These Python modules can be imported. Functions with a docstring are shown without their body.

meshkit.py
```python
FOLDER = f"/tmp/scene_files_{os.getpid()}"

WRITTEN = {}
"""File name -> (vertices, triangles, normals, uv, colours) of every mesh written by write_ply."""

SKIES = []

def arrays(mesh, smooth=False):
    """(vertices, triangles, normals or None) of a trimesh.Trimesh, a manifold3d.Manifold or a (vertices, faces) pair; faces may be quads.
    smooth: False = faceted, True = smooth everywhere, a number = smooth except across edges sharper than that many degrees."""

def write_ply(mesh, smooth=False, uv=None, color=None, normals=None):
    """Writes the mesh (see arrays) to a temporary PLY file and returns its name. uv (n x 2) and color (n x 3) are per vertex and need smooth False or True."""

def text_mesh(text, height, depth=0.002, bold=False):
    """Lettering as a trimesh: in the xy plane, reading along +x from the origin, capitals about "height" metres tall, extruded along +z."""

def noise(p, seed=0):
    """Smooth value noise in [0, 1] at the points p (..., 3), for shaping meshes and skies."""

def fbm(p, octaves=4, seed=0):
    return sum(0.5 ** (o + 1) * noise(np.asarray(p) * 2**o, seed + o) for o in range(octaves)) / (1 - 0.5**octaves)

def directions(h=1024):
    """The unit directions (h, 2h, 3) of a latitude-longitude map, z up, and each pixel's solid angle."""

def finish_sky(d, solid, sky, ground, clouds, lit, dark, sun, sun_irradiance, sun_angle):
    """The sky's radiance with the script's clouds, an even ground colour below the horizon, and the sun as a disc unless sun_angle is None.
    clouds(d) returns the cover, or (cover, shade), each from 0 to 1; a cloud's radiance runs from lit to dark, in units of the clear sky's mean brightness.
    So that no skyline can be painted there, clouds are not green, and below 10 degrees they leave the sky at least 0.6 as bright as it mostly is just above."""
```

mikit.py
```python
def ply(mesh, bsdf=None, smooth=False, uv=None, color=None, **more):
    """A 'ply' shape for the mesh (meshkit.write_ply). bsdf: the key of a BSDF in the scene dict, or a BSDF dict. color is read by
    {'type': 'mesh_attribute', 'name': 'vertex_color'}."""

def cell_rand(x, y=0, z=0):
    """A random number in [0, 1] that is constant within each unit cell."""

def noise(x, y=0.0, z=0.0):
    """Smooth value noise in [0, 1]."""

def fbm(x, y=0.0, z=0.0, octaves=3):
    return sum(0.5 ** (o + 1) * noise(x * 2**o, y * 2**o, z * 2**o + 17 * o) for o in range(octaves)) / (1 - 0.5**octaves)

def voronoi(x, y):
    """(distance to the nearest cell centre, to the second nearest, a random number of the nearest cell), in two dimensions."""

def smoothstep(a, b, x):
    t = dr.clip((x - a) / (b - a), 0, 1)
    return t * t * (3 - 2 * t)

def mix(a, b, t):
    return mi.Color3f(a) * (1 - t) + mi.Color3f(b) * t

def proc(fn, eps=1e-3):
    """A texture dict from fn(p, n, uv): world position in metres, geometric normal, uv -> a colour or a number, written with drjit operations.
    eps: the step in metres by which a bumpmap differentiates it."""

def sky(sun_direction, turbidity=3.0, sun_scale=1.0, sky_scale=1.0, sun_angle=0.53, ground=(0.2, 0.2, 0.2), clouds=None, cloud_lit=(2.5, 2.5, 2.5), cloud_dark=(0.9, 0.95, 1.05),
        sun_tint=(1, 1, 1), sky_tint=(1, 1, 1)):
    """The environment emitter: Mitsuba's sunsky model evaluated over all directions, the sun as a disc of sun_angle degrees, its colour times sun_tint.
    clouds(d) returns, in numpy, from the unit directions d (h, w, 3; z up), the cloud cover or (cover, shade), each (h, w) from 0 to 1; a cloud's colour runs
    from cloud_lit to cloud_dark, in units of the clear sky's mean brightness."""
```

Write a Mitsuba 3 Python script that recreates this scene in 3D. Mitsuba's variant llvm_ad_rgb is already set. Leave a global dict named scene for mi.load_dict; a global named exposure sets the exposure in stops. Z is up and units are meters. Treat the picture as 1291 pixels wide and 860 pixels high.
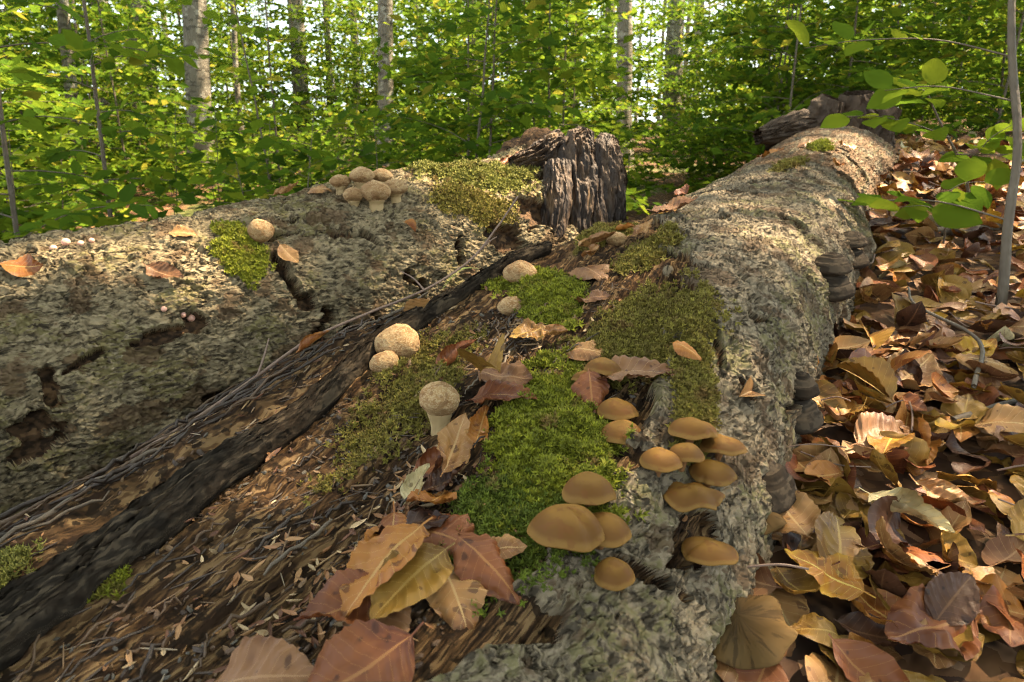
import math, random
import numpy as np
import trimesh
from scipy.sparse import csr_matrix
from scipy.sparse.csgraph import connected_components
import drjit as dr
import mitsuba as mi
import mikit, meshkit
from mikit import proc, noise, fbm, voronoi, smoothstep, mix

T = mi.ScalarTransform4f
scene, labels = {}, {}
rng = np.random.default_rng(7)

# ---------------------------------------------------------------- camera, sky, sun, exposure
PITCH = math.radians(16.0)
EYE = np.array([0.0, 0.0, 0.62])
LOOK = np.array([0.0, math.cos(PITCH), -math.sin(PITCH)])
SUN = np.array([0.50, 0.16, 0.85]); SUN = SUN / np.linalg.norm(SUN)
scene['camera'] = {'type': 'thinlens', 'fov': 74.0, 'fov_axis': 'x', 'near_clip': 0.02, 'far_clip': 500.0,
                   'aperture_radius': 0.0011, 'focus_distance': 0.75,
                   'to_world': T().look_at(origin=EYE.tolist(), target=(EYE + LOOK).tolist(), up=[0, 0, 1])}


def thin_cloud(d):                      # bright broken cloud, whiter towards the zenith
    c = meshkit.fbm(d * 3.0 + 5, 4, 3)
    return np.clip(0.45 + 0.9 * (c - 0.45), 0, 1)


scene['sky'] = mikit.sky(SUN.tolist(), turbidity=3, sun_scale=0.75, clouds=thin_cloud, cloud_lit=(1.15, 1.03, 0.80), cloud_dark=(0.85, 0.77, 0.62),
                         sky_tint=(1.07, 0.95, 0.76), sun_tint=(1.0, 0.94, 0.82), ground=(0.12, 0.10, 0.06))
exposure = 4.95

# ---------------------------------------------------------------- small helpers


def smooth01(a, b, x):
    t = np.clip((np.asarray(x, float) - a) / (b - a), 0, 1)
    return t * t * (3 - 2 * t)


def unit(v):
    v = np.asarray(v, float)
    return v / np.maximum(np.linalg.norm(v, axis=-1, keepdims=True), 1e-12)


def numbered(name):
    if name not in scene and name not in labels:
        return name
    k = 1
    while f'{name}_{k:03d}' in scene or f'{name}_{k:03d}' in labels:
        k += 1
    return f'{name}_{k:03d}'


def tag(key, label=None, category=None, group=None, kind=None):
    d = {k: v for k, v in (('label', label), ('category', category), ('group', group), ('kind', kind)) if v}
    labels[key] = d
    return key


def part(parent, name, shape, label=None, kind=None):
    key = numbered(f'{parent}__{name}')
    scene[key] = shape
    if label or kind:
        tag(key, label, None, None, kind)
    return key


def grid_faces(n, m, wrap=False):
    """Quads as triangles over an n x m grid of vertices; wrap joins the last column to the first."""
    i, j = np.meshgrid(np.arange(n - 1), np.arange(m if wrap else m - 1), indexing='ij')
    a, b = i * m + j, i * m + (j + 1) % m
    c, d = a + m, b + m
    return np.vstack([np.stack([a, c, d], -1).reshape(-1, 3), np.stack([a, d, b], -1).reshape(-1, 3)])


def tube(points, radii, sides=6, seed=0, rough=0.0):
    p = np.asarray(points, float)
    r = np.broadcast_to(np.asarray(radii, float), (len(p),))
    t = unit(np.gradient(p, axis=0))
    a = np.cross(t, [0.31, 0.17, 0.93])
    bad = np.linalg.norm(a, axis=1) < 0.15
    a[bad] = np.cross(t[bad], [1.0, 0.2, 0.0])
    a = unit(a)
    b = np.cross(t, a)
    ang = np.arange(sides) * 2 * np.pi / sides
    rr = r[:, None] * np.ones(sides)
    if rough:
        rr = rr * (1 + rough * (np.random.default_rng(seed).random(rr.shape) - 0.5) * 2)
    v = p[:, None] + rr[..., None] * (np.cos(ang)[None, :, None] * a[:, None] + np.sin(ang)[None, :, None] * b[:, None])
    n = len(p)
    f = grid_faces(n, sides, True)
    v = np.vstack([v.reshape(-1, 3), p[:1], p[-1:]])
    k = np.arange(sides)
    f = np.vstack([f, np.stack([(k + 1) % sides, k, k * 0 + n * sides], 1) * 1, np.stack([(n - 1) * sides + k, (n - 1) * sides + (k + 1) % sides, k * 0 + n * sides + 1], 1)])
    return v, f[:, ::-1]


def join(meshes):
    vs, fs, at = [], [], 0
    for v, f in meshes:
        vs.append(v); fs.append(np.asarray(f) + at); at += len(v)
    return np.vstack(vs), np.vstack(fs)


def bend(points, steps):
    """A smooth curve through a few points (Catmull-Rom)."""
    p = np.asarray(points, float)
    q = np.vstack([2 * p[0] - p[1], p, 2 * p[-1] - p[-2]])
    out = []
    for i in range(len(p) - 1):
        t = np.linspace(0, 1, steps, endpoint=False)[:, None]
        a, b, c, d = q[i:i + 4]
        out.append(0.5 * (2 * b + (c - a) * t + (2 * a - 5 * b + 4 * c - d) * t ** 2 + (3 * b - a - 3 * c + d) * t ** 3))
    return np.vstack(out + [p[-1:]])


def frame(normal, heading):
    """3 x 3 whose columns are: heading made square to the normal, the side, the normal."""
    n = unit(normal)
    h = np.asarray(heading, float)
    h = unit(h - n * (h @ n))
    return np.stack([h, np.cross(n, h), n], 1)


def place(origin, rot, scale=1.0):
    m = np.eye(4)
    m[:3, :3] = np.asarray(rot) * scale
    m[:3, 3] = origin
    return T(m.tolist())


def nz(p, f, octaves=3, seed=0):
    return meshkit.fbm(np.asarray(p) * f, octaves, seed) - 0.5


# ---------------------------------------------------------------- the two logs as surfaces over (s, a): metres along, degrees round from the top
class Log:
    def __init__(self, origin, direction, fields):
        self.o, self.d = np.asarray(origin, float), np.asarray(direction, float)
        self.right = np.array([self.d[1], -self.d[0], 0.0])
        self.fields = fields

    def base(self, s, a):
        s, a = np.asarray(s, float), np.radians(np.asarray(a, float))
        zc, shift, wr, wl, h, p = self.fields(s)
        w = np.where(a > 0, wr, wl)
        r = (np.abs(np.sin(a) / w) ** p + np.abs(np.cos(a) / h) ** p) ** (-1 / p)
        side, up = r * np.sin(a) + shift, r * np.cos(a)
        xy = self.o[:2] + s[..., None] * self.d[:2] + side[..., None] * self.right[:2]
        return np.concatenate([xy, (zc + up)[..., None]], -1)

    def normal(self, s, a):
        e = 1e-3
        ds = self.base(np.asarray(s) + e, a) - self.base(np.asarray(s) - e, a)
        da = self.base(s, np.asarray(a) + 0.3) - self.base(s, np.asarray(a) - 0.3)
        return unit(np.cross(da, ds))

    def point(self, s, a):
        """(the displaced point, the base normal, the part mask, ...)"""
        p, n = self.base(s, a), self.normal(s, a)
        d = self.relief(np.asarray(s, float), np.asarray(a, float), p)
        return p + n * d['h'][..., None], n, d

    def arc(self, s, a):
        return np.radians(a) * 0.21


def right_fields(s):
    zc = np.where(s < 1.1, 0.28 - 0.17 * (1.1 - s), 0.28 + 0.135 * (s - 1.1)) + 0.034 * np.exp(-((s - 0.97) / 0.33) ** 2)
    k = smooth01(1.85, 1.05, s)
    wl = 0.205 + 0.115 * k + 0.11 * smooth01(1.2, 0.55, s) + 0.06 * smooth01(0.85, 0.5, s)
    wr = 0.205 + 0.012 * np.sin(s * 5.0) + 0 * s
    h = 0.19 - 0.01 * smooth01(1.6, 2.3, s)
    bow = 0.02 * np.sin(s * 2.2)
    return zc, bow, wr, wl, h, 2.2 + 0.4 * k - 0.55 * smooth01(0.9, 0.3, s)


def left_fields(s):
    zc = 0.24 + 0.125 * s + 0.012 * np.sin(s * 4 + 1)
    return zc, 0.015 * np.sin(s * 3.0), 0.22 + 0 * s, 0.22 + 0 * s, 0.215 + 0.012 * np.sin(s * 5 + 2) + 0.036 * np.exp(-((s - 0.66) / 0.24) ** 2), 2.1


RIGHT = Log((-0.31 * 0.857, 0.31 * 0.515, 0), (0.515, 0.857, 0), right_fields)
LEFT = Log((-0.73, 0.97, 0), (0.697, 0.717, 0), left_fields)

# ---------------------------------------------------------------- relief and matter of the logs


def blotches(s, w, p, spots, seed, ragged=0.9, freq=45.0):
    """> 0 inside ragged spots (s, w, half length, half width, tilt in degrees) on a log; w is metres round the girth."""
    n = (nz(p, freq, 3, seed) + 0.5 * nz(p, 14, 2, seed + 1)) * 2 * ragged
    out = np.full(np.shape(s), -9.0)
    for cs, cw, a, b, tilt in spots:
        c, k = math.cos(math.radians(tilt)), math.sin(math.radians(tilt))
        x, y = (s - cs) * c + (w - cw) * k, -(s - cs) * k + (w - cw) * c
        near = (np.abs(x) < 2.2 * a + 0.01) & (np.abs(y) < 2.2 * b + 0.01)
        out = np.where(near, np.maximum(out, 1 - np.sqrt((x / a) ** 2 + (y / b) ** 2)), out)
    return out + n * (out > -8)


def crust(s, w, p, seed, along):
    """Rotting beech bark: ripples across or along the trunk broken into granules."""
    q = np.stack([s * (0.8 if along else 1.1), w * (2.6 if along else 1.3), 0 * s + seed], -1)
    warp = nz(q, 22, 2, seed + 5)[..., None] * np.array([0.02, 0.02, 0])
    r1 = 1 - np.abs(nz(q + warp, 105, 2, seed)) * 4
    g = nz(p, 120, 2, seed + 3)
    g2 = nz(p, 270, 2, seed + 4)
    rift = np.abs(nz(np.stack([s * (0.8 if along else 1.2), w * 1.4, 0 * s + seed], -1) + warp, 26, 3, seed + 9))
    flake = -1.3 * smooth01(0.016, 0.0, rift) + smooth01(-0.012, 0.012, nz(p, 19, 4, seed + 6)) + 0.7 * smooth01(-0.015, 0.015, nz(p, 38, 4, seed + 7) - 0.04)
    return (0.0034 if along else 0.0026) * np.clip(r1, -1, 1) + 0.0042 * g + 0.0036 * g2 + 0.0040 * flake, r1, g


DEG = 0.21 * math.pi / 180            # metres of girth to a degree


def right_relief(s, a, p):
    w = a * DEG
    # bark covers the side right of this line; left of it the wood lies bare and rotten
    line = np.interp(s, [-0.3, 0.2, 0.34, 0.5, 0.64, 0.76, 0.86, 0.98, 1.15, 1.35, 1.6, 1.9, 2.9], [24, 25, 29, 33, 25, 25, 10, -8, -22, -36, -62, -110, -130])
    edge = (a - line) / 12 + 3.0 * nz(p, 26, 3, 11)
    holes = blotches(s, w, p, [(0.832, 41.5 * DEG, 0.032, 0.016, 20), (0.70, 48 * DEG, 0.022, 0.014, 40), (0.64, 37 * DEG, 0.05, 0.006, -15), (0.73, 33 * DEG, 0.05, 0.005, -28),
                               (1.46, -6 * DEG, 0.012, 0.05, 10), (1.60, 4 * DEG, 0.011, 0.05, -18), (1.77, 12 * DEG, 0.014, 0.05, 15), (1.95, 50 * DEG, 0.016, 0.07, 12), (0.93, 62 * DEG, 0.03, 0.008, 0),
                               (0.80, 66 * DEG, 0.06, 0.007, 10), (1.25, 30 * DEG, 0.012, 0.03, 30), (0.50, 52 * DEG, 0.045, 0.012, 10), (0.43, 47 * DEG, 0.03, 0.006, 65), (0.36, 60 * DEG, 0.03, 0.008, 25),
                               (1.12, 5 * DEG, 0.02, 0.01, 30), (1.05, 52 * DEG, 0.02, 0.009, 30), (2.12, 20 * DEG, 0.03, 0.03, 15), (2.2, 45 * DEG, 0.016, 0.06, 10)], 21, 1.15)
    bark = np.minimum(edge, -holes * 2.0 + 0.12)
    k = smooth01(-0.16, 0.14, bark)
    lift = np.exp(-(np.maximum(bark, 0) / 0.35)) * k
    cr, r1, g = crust(s, w, p, 31, False)
    bark_h = 0.004 + 0.012 * nz(p, 9, 3, 41) + cr * (0.80 + 0.9 * nz(p, 10, 2, 8)) + 0.0045 * lift + 0.004 * nz(np.stack([s * 2.5, w, 0 * s], -1), 34, 3, 44)
    # bare wood: long fibres, a trough between the bark and the dark ridge
    f = np.stack([s * 0.13, w * 1.0, 0 * s + 3], -1)
    wv = 0.02 * nz(p, 7, 3, 3)[..., None] * np.array([0, 1, 0])
    fib = 1 - 4 * np.abs(nz(f + wv, 85, 3, 51))
    fib2 = nz(f * [2.2, 1, 1] + wv, 230, 2, 52)
    ledge = smooth01(-0.03, 0.03, nz(f * [0.8, 1, 1] + wv, 34, 3, 54)) + 0.6 * smooth01(-0.03, 0.03, nz(f * [1.6, 1, 1] + wv, 70, 3, 55)) + 0.5 * smooth01(0.02, 0.08, nz(p, 50, 3, 56))
    trough = np.exp(-((a + 8) / 26.0) ** 2) * smooth01(1.0, 0.3, s) * 0.012
    wood_h = -0.014 + 0.005 * ledge + 0.018 * nz(p, 13, 3, 61) + 0.0040 * fib + 0.0040 * fib2 - trough + 0.008 * nz(p, 48, 3, 62)
    # leftward of the hard ridge the shoulder has slumped into a shelf
    wood_h = wood_h + 0.034 * smooth01(-54, -68, a) * smooth01(0.80, 0.60, s)
    # two round bosses and the fallen-in far end
    h = wood_h * (1 - k) + bark_h * k
    h = h + 0.02 * np.exp(-(((s - 1.62) / 0.10) ** 2 + ((a - 74) / 12) ** 2))
    return {'h': h, 'bark': bark, 'k': k, 'holes': holes}


def left_relief(s, a, p):
    w = a * DEG
    holes = blotches(s, w, p, [(-0.044, 82 * DEG, 0.036, 0.030, 35), (-0.01, 72 * DEG, 0.014, 0.030, 0), (0.130, 64.5 * DEG, 0.045, 0.008, -3), (0.02, 66 * DEG, 0.040, 0.004, -14),
                               (0.175, 63 * DEG, 0.018, 0.014, 0), (0.332, 56 * DEG, 0.010, 0.045, -8), (0.345, 68 * DEG, 0.020, 0.016, 0), (0.36, 80 * DEG, 0.020, 0.032, 20), (0.41, 86 * DEG, 0.055, 0.018, -12), (0.49, 97 * DEG, 0.05, 0.03, 0),
                               (0.548, 68 * DEG, 0.012, 0.012, 40), (0.57, 75 * DEG, 0.010, 0.018, 0), (0.452, 41 * DEG, 0.026, 0.010, 25), (0.50, 46 * DEG, 0.010, 0.016, 0), (0.38, 36 * DEG, 0.06, 0.007, 12), (0.42, 25 * DEG, 0.05, 0.008, 0),
                               (0.68, 62 * DEG, 0.012, 0.03, 20), (0.80, 60 * DEG, 0.06, 0.022, 25), (0.72, 85 * DEG, 0.05, 0.03, 0), (0.93, 52 * DEG, 0.09, 0.030, 12), (1.02, 34 * DEG, 0.07, 0.016, 10), (1.06, 62 * DEG, 0.04, 0.03, 0), (0.96, 20 * DEG, 0.05, 0.006, 5),
                               (0.18, 93 * DEG, 0.03, 0.012, 20), (0.27, 104 * DEG, 0.05, 0.02, 0), (0.10, 104 * DEG, 0.04, 0.014, 0), (-0.2, 60 * DEG, 0.04, 0.02, 0),
                               (1.10, 10 * DEG, 0.03, 0.03, 0)], 121, 1.2)
    butt = smooth01(1.08, 1.12, s + 0.10 * nz(p, 14, 3, 171))
    bark = np.minimum(-holes + 0.06, 0.6 - 2.0 * butt)
    k = smooth01(-0.16, 0.12, bark)
    lift = np.exp(-(np.maximum(bark, 0) / 0.30)) * k * (holes > -8)
    cr, r1, g = crust(s, w, p, 131, True)
    plate = smooth01(0.30, 0.36, s) * smooth01(0.62, 0.56, s) * smooth01(44, 52, a) * smooth01(92, 86, a)
    top = smooth01(62, 35, a)
    bark_h = 0.002 + 0.014 * nz(p, 8, 3, 141) + cr * (0.95 + 0.15 * top) + 0.005 * lift + 0.007 * plate + 0.006 * nz(np.stack([s, w * 1.6, 0 * s], -1), 30, 3, 144) * (1 - top)
    f = np.stack([s * 0.15, w, 0 * s], -1)
    wood_h = -0.022 + 0.016 * nz(p, 24, 3, 161) + 0.004 * (1 - 4 * np.abs(nz(f, 70, 2, 151))) + 0.003 * nz(p, 120, 2, 152)
    f2 = np.stack([s * 0.3, w, 0 * s], -1)
    flare = 0.045 * smooth01(0.98, 1.17, s) ** 1.5 * smooth01(-75, -20, a) * smooth01(75, 35, a) + smooth01(1.09, 1.155, s) * smooth01(-75, -20, a) * (0.012 + 0.08 * nz(f2, 11, 2, 172) + 0.05 * nz(f2, 34, 3, 173))
    return {'h': wood_h * (1 - k) + bark_h * k + flare, 'bark': bark, 'k': k, 'holes': holes}


RIGHT.relief, LEFT.relief = right_relief, left_relief


def lerp(a, b, t):
    t = np.asarray(t)[..., None]
    return np.asarray(a) * (1 - t) + np.asarray(b) * t


def log_mesh(log, s_values, a_values):
    S, A = np.meshgrid(s_values, a_values, indexing='ij')
    p = log.base(S, A)
    n = log.normal(S, A)
    d = log.relief(S, A, p)
    return S, A, p, p + n * d['h'][..., None], d


def log_parts(key, log, s_values, a_values, bark, wood):
    S, A, base, v, d = log_mesh(log, s_values, a_values)
    f = grid_faces(len(s_values), len(a_values))
    v2, bk = v.reshape(-1, 3), d['k'].ravel()
    nor = np.zeros_like(v2)
    fn = np.cross(v2[f[:, 1]] - v2[f[:, 0]], v2[f[:, 2]] - v2[f[:, 0]])
    out = (fn * (v2[f[:, 0]] - np.array(log.base(S, A * 0 + 0.0)).reshape(-1, 3)[f[:, 0]] + [0, 0, 0.2])).sum(1).mean()
    if out < 0:
        f, fn = f[:, ::-1], -fn
    for k in range(3):
        np.add.at(nor, f[:, k], fn)
    nor = unit(nor)
    uv = np.stack([S, A * DEG], -1).reshape(-1, 2)
    is_bark = bk[f].mean(1) > 0.5
    for name, on, bsdf in (('bark', is_bark, bark), ('bare_wood', ~is_bark, wood)):
        if not on.any():
            continue
        g = f[on]
        link = csr_matrix((np.ones(2 * len(g)), (np.r_[g[:, 0], g[:, 1]], np.r_[g[:, 1], g[:, 2]])), (len(v2), len(v2)))
        piece = connected_components(link, False)[1][g[:, 0]]
        ids, sizes = np.unique(piece, return_counts=True)
        groups = [piece == k for k in ids[np.argsort(-sizes)] if (piece == k).sum() >= 150]
        rest = np.isin(piece, ids[sizes < 150])
        for k, sel in enumerate(groups + [rest] * bool(rest.any())):
            small = k == len(groups)
            used, inv = np.unique(g[sel], return_inverse=True)
            path = meshkit.write_ply((v2[used], inv.reshape(-1, 3)), False, uv[used], None, nor[used])
            meshkit.WRITTEN[path] = (v2[used].astype(np.float32), inv.reshape(-1, 3).astype(np.int32), nor[used], uv[used], None)
            part(key, 'bark_scraps' if small and name == 'bark' else 'rot_specks' if small else name, {'type': 'ply', 'filename': path, 'face_normals': False, 'bsdf': {'type': 'ref', 'id': bsdf}}, None, 'stuff' if small else None)


VC = {'type': 'mesh_attribute', 'name': 'vertex_color'}


def bumped(inner, fn, scale, eps=6e-4):
    return {'type': 'twosided', 'bsdf': {'type': 'bumpmap', 'arbitrary': proc(fn, eps), 'scale': scale, 'bsdf': inner}}


def bark_matter(grey, pale, algae, rot, shift, fx, fy):
    """Rotting beech bark as matter: grey-brown cork in granules, flakes of pale crust, green algae, brown rot where the cork has gone."""
    def fn(p, n, uv):
        x, y, z = p.x + shift, p.y, p.z
        wob = fbm(x * 30, y * 30, z * 30, 2)
        fine = fbm(uv.x * fx + 3 * wob, uv.y * fy + 5 * wob, z * 40, 4)
        mid = fbm(x * 95, y * 95, z * 95, 4)
        big = fbm(x * 17, y * 17, z * 17, 3)
        c = mix(tuple(0.27 * v for v in grey), grey, smoothstep(0.36, 0.53, 0.65 * fine + 0.35 * mid))
        c = mix(c, pale, 0.6 * smoothstep(0.50, 0.66, 0.6 * mid + 0.4 * fine + 0.3 * (big - 0.5)))
        c = mix(c, algae, 0.75 * smoothstep(0.50, 0.64, big + 0.5 * (mid - 0.5)) * smoothstep(0.40, 0.52, fine))
        r = fbm(x * 26 + 7, y * 26, z * 26, 4)
        c = mix(c, rot, 0.8 * smoothstep(0.565, 0.63, r + 0.3 * (fine - 0.5)))
        return c
    return fn


def far_end_bark(p, n, uv):  # brown streaks mixed into the bark colour towards the far end
    k = smoothstep(1.80, 1.98, uv.x + 0.25 * (fbm(p.x * 12, p.y * 12, p.z * 12, 3) - 0.5)) * smoothstep(0.40, 0.54, fbm(uv.x * 14, uv.y * 70, 2, 4))
    return mix(RIGHT_BARK(p, n, uv), mix((0.075, 0.047, 0.028), (0.20, 0.12, 0.065), fbm(uv.x * 40, uv.y * 260, 0, 3)), 0.85 * k)


def bark_grain(p, n, uv):
    wob = fbm(p.x * 30, p.y * 30, p.z * 30, 2)
    crack = dr.abs(fbm(uv.x * 60 + 3 * wob, uv.y * 140 + 4 * wob, p.z * 20, 3) - 0.5)
    return fbm(uv.x * 160 + 3 * wob, uv.y * 400 + 5 * wob, p.z * 40, 3) + 0.9 * smoothstep(0.0, 0.035, crack) + 0.5 * smoothstep(0.47, 0.54, fbm(p.x * 90, p.y * 90, p.z * 90, 3))


RIGHT_BARK = bark_matter((0.190, 0.152, 0.100), (0.265, 0.224, 0.158), (0.112, 0.102, 0.037), (0.084, 0.054, 0.031), 0.0, 190.0, 300.0)
scene['m_bark'] = bumped({'type': 'principled', 'base_color': proc(far_end_bark), 'roughness': 0.85, 'specular': 0.25}, bark_grain, 0.0050)
scene['m_left_bark'] = bumped({'type': 'principled', 'base_color': proc(bark_matter((0.215, 0.170, 0.099), (0.295, 0.244, 0.153), (0.138, 0.116, 0.038), (0.096, 0.059, 0.030), 4.0, 130.0, 430.0)), 'roughness': 0.85, 'specular': 0.25}, bark_grain, 0.0050)


def wood_matter(dark, mid, light, rot=0.9):
    def fn(p, n, uv):
        f = fbm(uv.x * 26, uv.y * 420 + 2.0 * fbm(p.x * 9, p.y * 9, p.z * 9, 2), 0, 4)
        g = fbm(uv.x * 120, uv.y * 900, 5, 2)
        c = mix(dark, mid, smoothstep(0.36, 0.60, 0.6 * f + 0.4 * g))
        c = mix(c, light, 0.85 * smoothstep(0.60, 0.68, f + 0.4 * (g - 0.5)))
        return mix(c, (0.018, 0.012, 0.008), rot * smoothstep(0.54, 0.62, fbm(p.x * 110, p.y * 110, p.z * 110, 4)))
    return fn


def wood_grain(p, n, uv):
    return fbm(uv.x * 40, uv.y * 520, 0, 3) + 0.5 * fbm(p.x * 220, p.y * 220, p.z * 220, 2)


scene['m_rotten_wood'] = bumped({'type': 'principled', 'base_color': proc(wood_matter((0.026, 0.015, 0.009), (0.090, 0.052, 0.024), (0.19, 0.12, 0.058))), 'roughness': 0.95, 'specular': 0.08}, wood_grain, 0.005)
scene['m_plank'] = bumped({'type': 'principled', 'base_color': proc(wood_matter((0.016, 0.013, 0.010), (0.038, 0.030, 0.022), (0.080, 0.062, 0.042), 0.4)), 'roughness': 0.95, 'specular': 0.05}, wood_grain, 0.005)
scene['m_hollow'] = bumped({'type': 'principled', 'base_color': proc(lambda p, n, uv: mix(mix((0.030, 0.019, 0.012), (0.085, 0.050, 0.026), smoothstep(0.35, 0.62, fbm(p.x * 130, p.y * 130, p.z * 130, 4))), (0.17, 0.10, 0.05), smoothstep(0.60, 0.70, fbm(p.x * 60, p.y * 60, p.z * 60, 4)))), 'roughness': 0.9, 'specular': 0.15},
                           lambda p, n, uv: fbm(p.x * 160, p.y * 160, p.z * 160, 4), 0.006)


def steps(points):
    """s values from (s, spacing) pairs, the spacing running evenly between them."""
    s, out = points[0][0], []
    while s < points[-1][0]:
        out.append(s)
        s += np.interp(s, [x for x, _ in points], [y for _, y in points])
    return np.array(out)


log_parts('right_log', RIGHT, steps([(-0.12, 0.006), (0.14, 0.0017), (0.6, 0.0018), (1.2, 0.0030), (2.75, 0.0056)]), np.linspace(-112, 108, 400), 'm_bark', 'm_rotten_wood')
log_parts('left_log', LEFT, steps([(-0.45, 0.008), (-0.12, 0.0026), (0.6, 0.0026), (1.195, 0.0034)]), np.linspace(-80, 118, 300), 'm_left_bark', 'm_hollow')
tag('right_log', 'big rotting beech log on the right, moss topped, split open to dark bare wood', 'log')
tag('left_log', 'grey crusted fallen beech log on the left, snapped at its far end', 'log')

# ---------------------------------------------------------------- the forest floor


def ground_z(x, y):
    x, y = np.asarray(x, float), np.asarray(y, float)
    s, n = 0.515 * x + 0.857 * y, 0.857 * x - 0.515 * y
    rise = np.where(s < 3, 0.14 * s, 0.42 + 0.05 * (s - 3))
    rise = np.where(s < -1, -0.14, rise)
    hi = 0.125 + rise + 0.02 * np.clip(n, -0.3, 3) + 0.03 * np.exp(-((n + 0.08) / 0.1) ** 2)
    lo = -0.01 + 0.045 * np.clip(s, -3, 60)
    k = smooth01(-0.85, -0.40, n)
    z = lo * (1 - k) + hi * k
    p = np.stack([x, y, 0 * x], -1)
    r = np.hypot(x, y)
    return z + 0.05 * nz(p, 1.6, 3, 401) * smooth01(0.2, 2.5, r) + 0.9 * nz(p, 0.09, 3, 402) * smooth01(5, 25, r) + 0.010 * nz(p, 12, 2, 403)


def warped(n, span, fine):
    t = np.linspace(-1, 1, n)
    return np.sign(t) * (fine * np.abs(t) + (span - fine) * np.abs(t) ** 5)


gx, gy = np.meshgrid(warped(280, 160, 5.0), warped(280, 160, 5.0) + 1.0, indexing='ij')
gv = np.stack([gx, gy, ground_z(gx, gy)], -1).reshape(-1, 3)


def floor_colour(p, n, uv):
    a, b, c = voronoi(p.x * 38 + 2 * fbm(p.x * 60, p.y * 60, 0, 2), p.y * 38)
    d, e, g = voronoi(p.x * 61 + 4, p.y * 61)
    leafy = mix((0.045, 0.022, 0.012), (0.13, 0.065, 0.028), smoothstep(0.1, 0.9, c))
    leafy = mix(leafy, (0.22, 0.13, 0.07), smoothstep(0.86, 0.92, g))
    leafy = mix(leafy, (0.035, 0.020, 0.012), smoothstep(0.55, 0.75, fbm(p.x * 30, p.y * 30, 0, 3)))
    return mix(leafy, (0.05, 0.09, 0.018), smoothstep(0.52, 0.66, fbm(p.x * 1.3, p.y * 1.3, 3, 3)) * 0.6)


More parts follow.
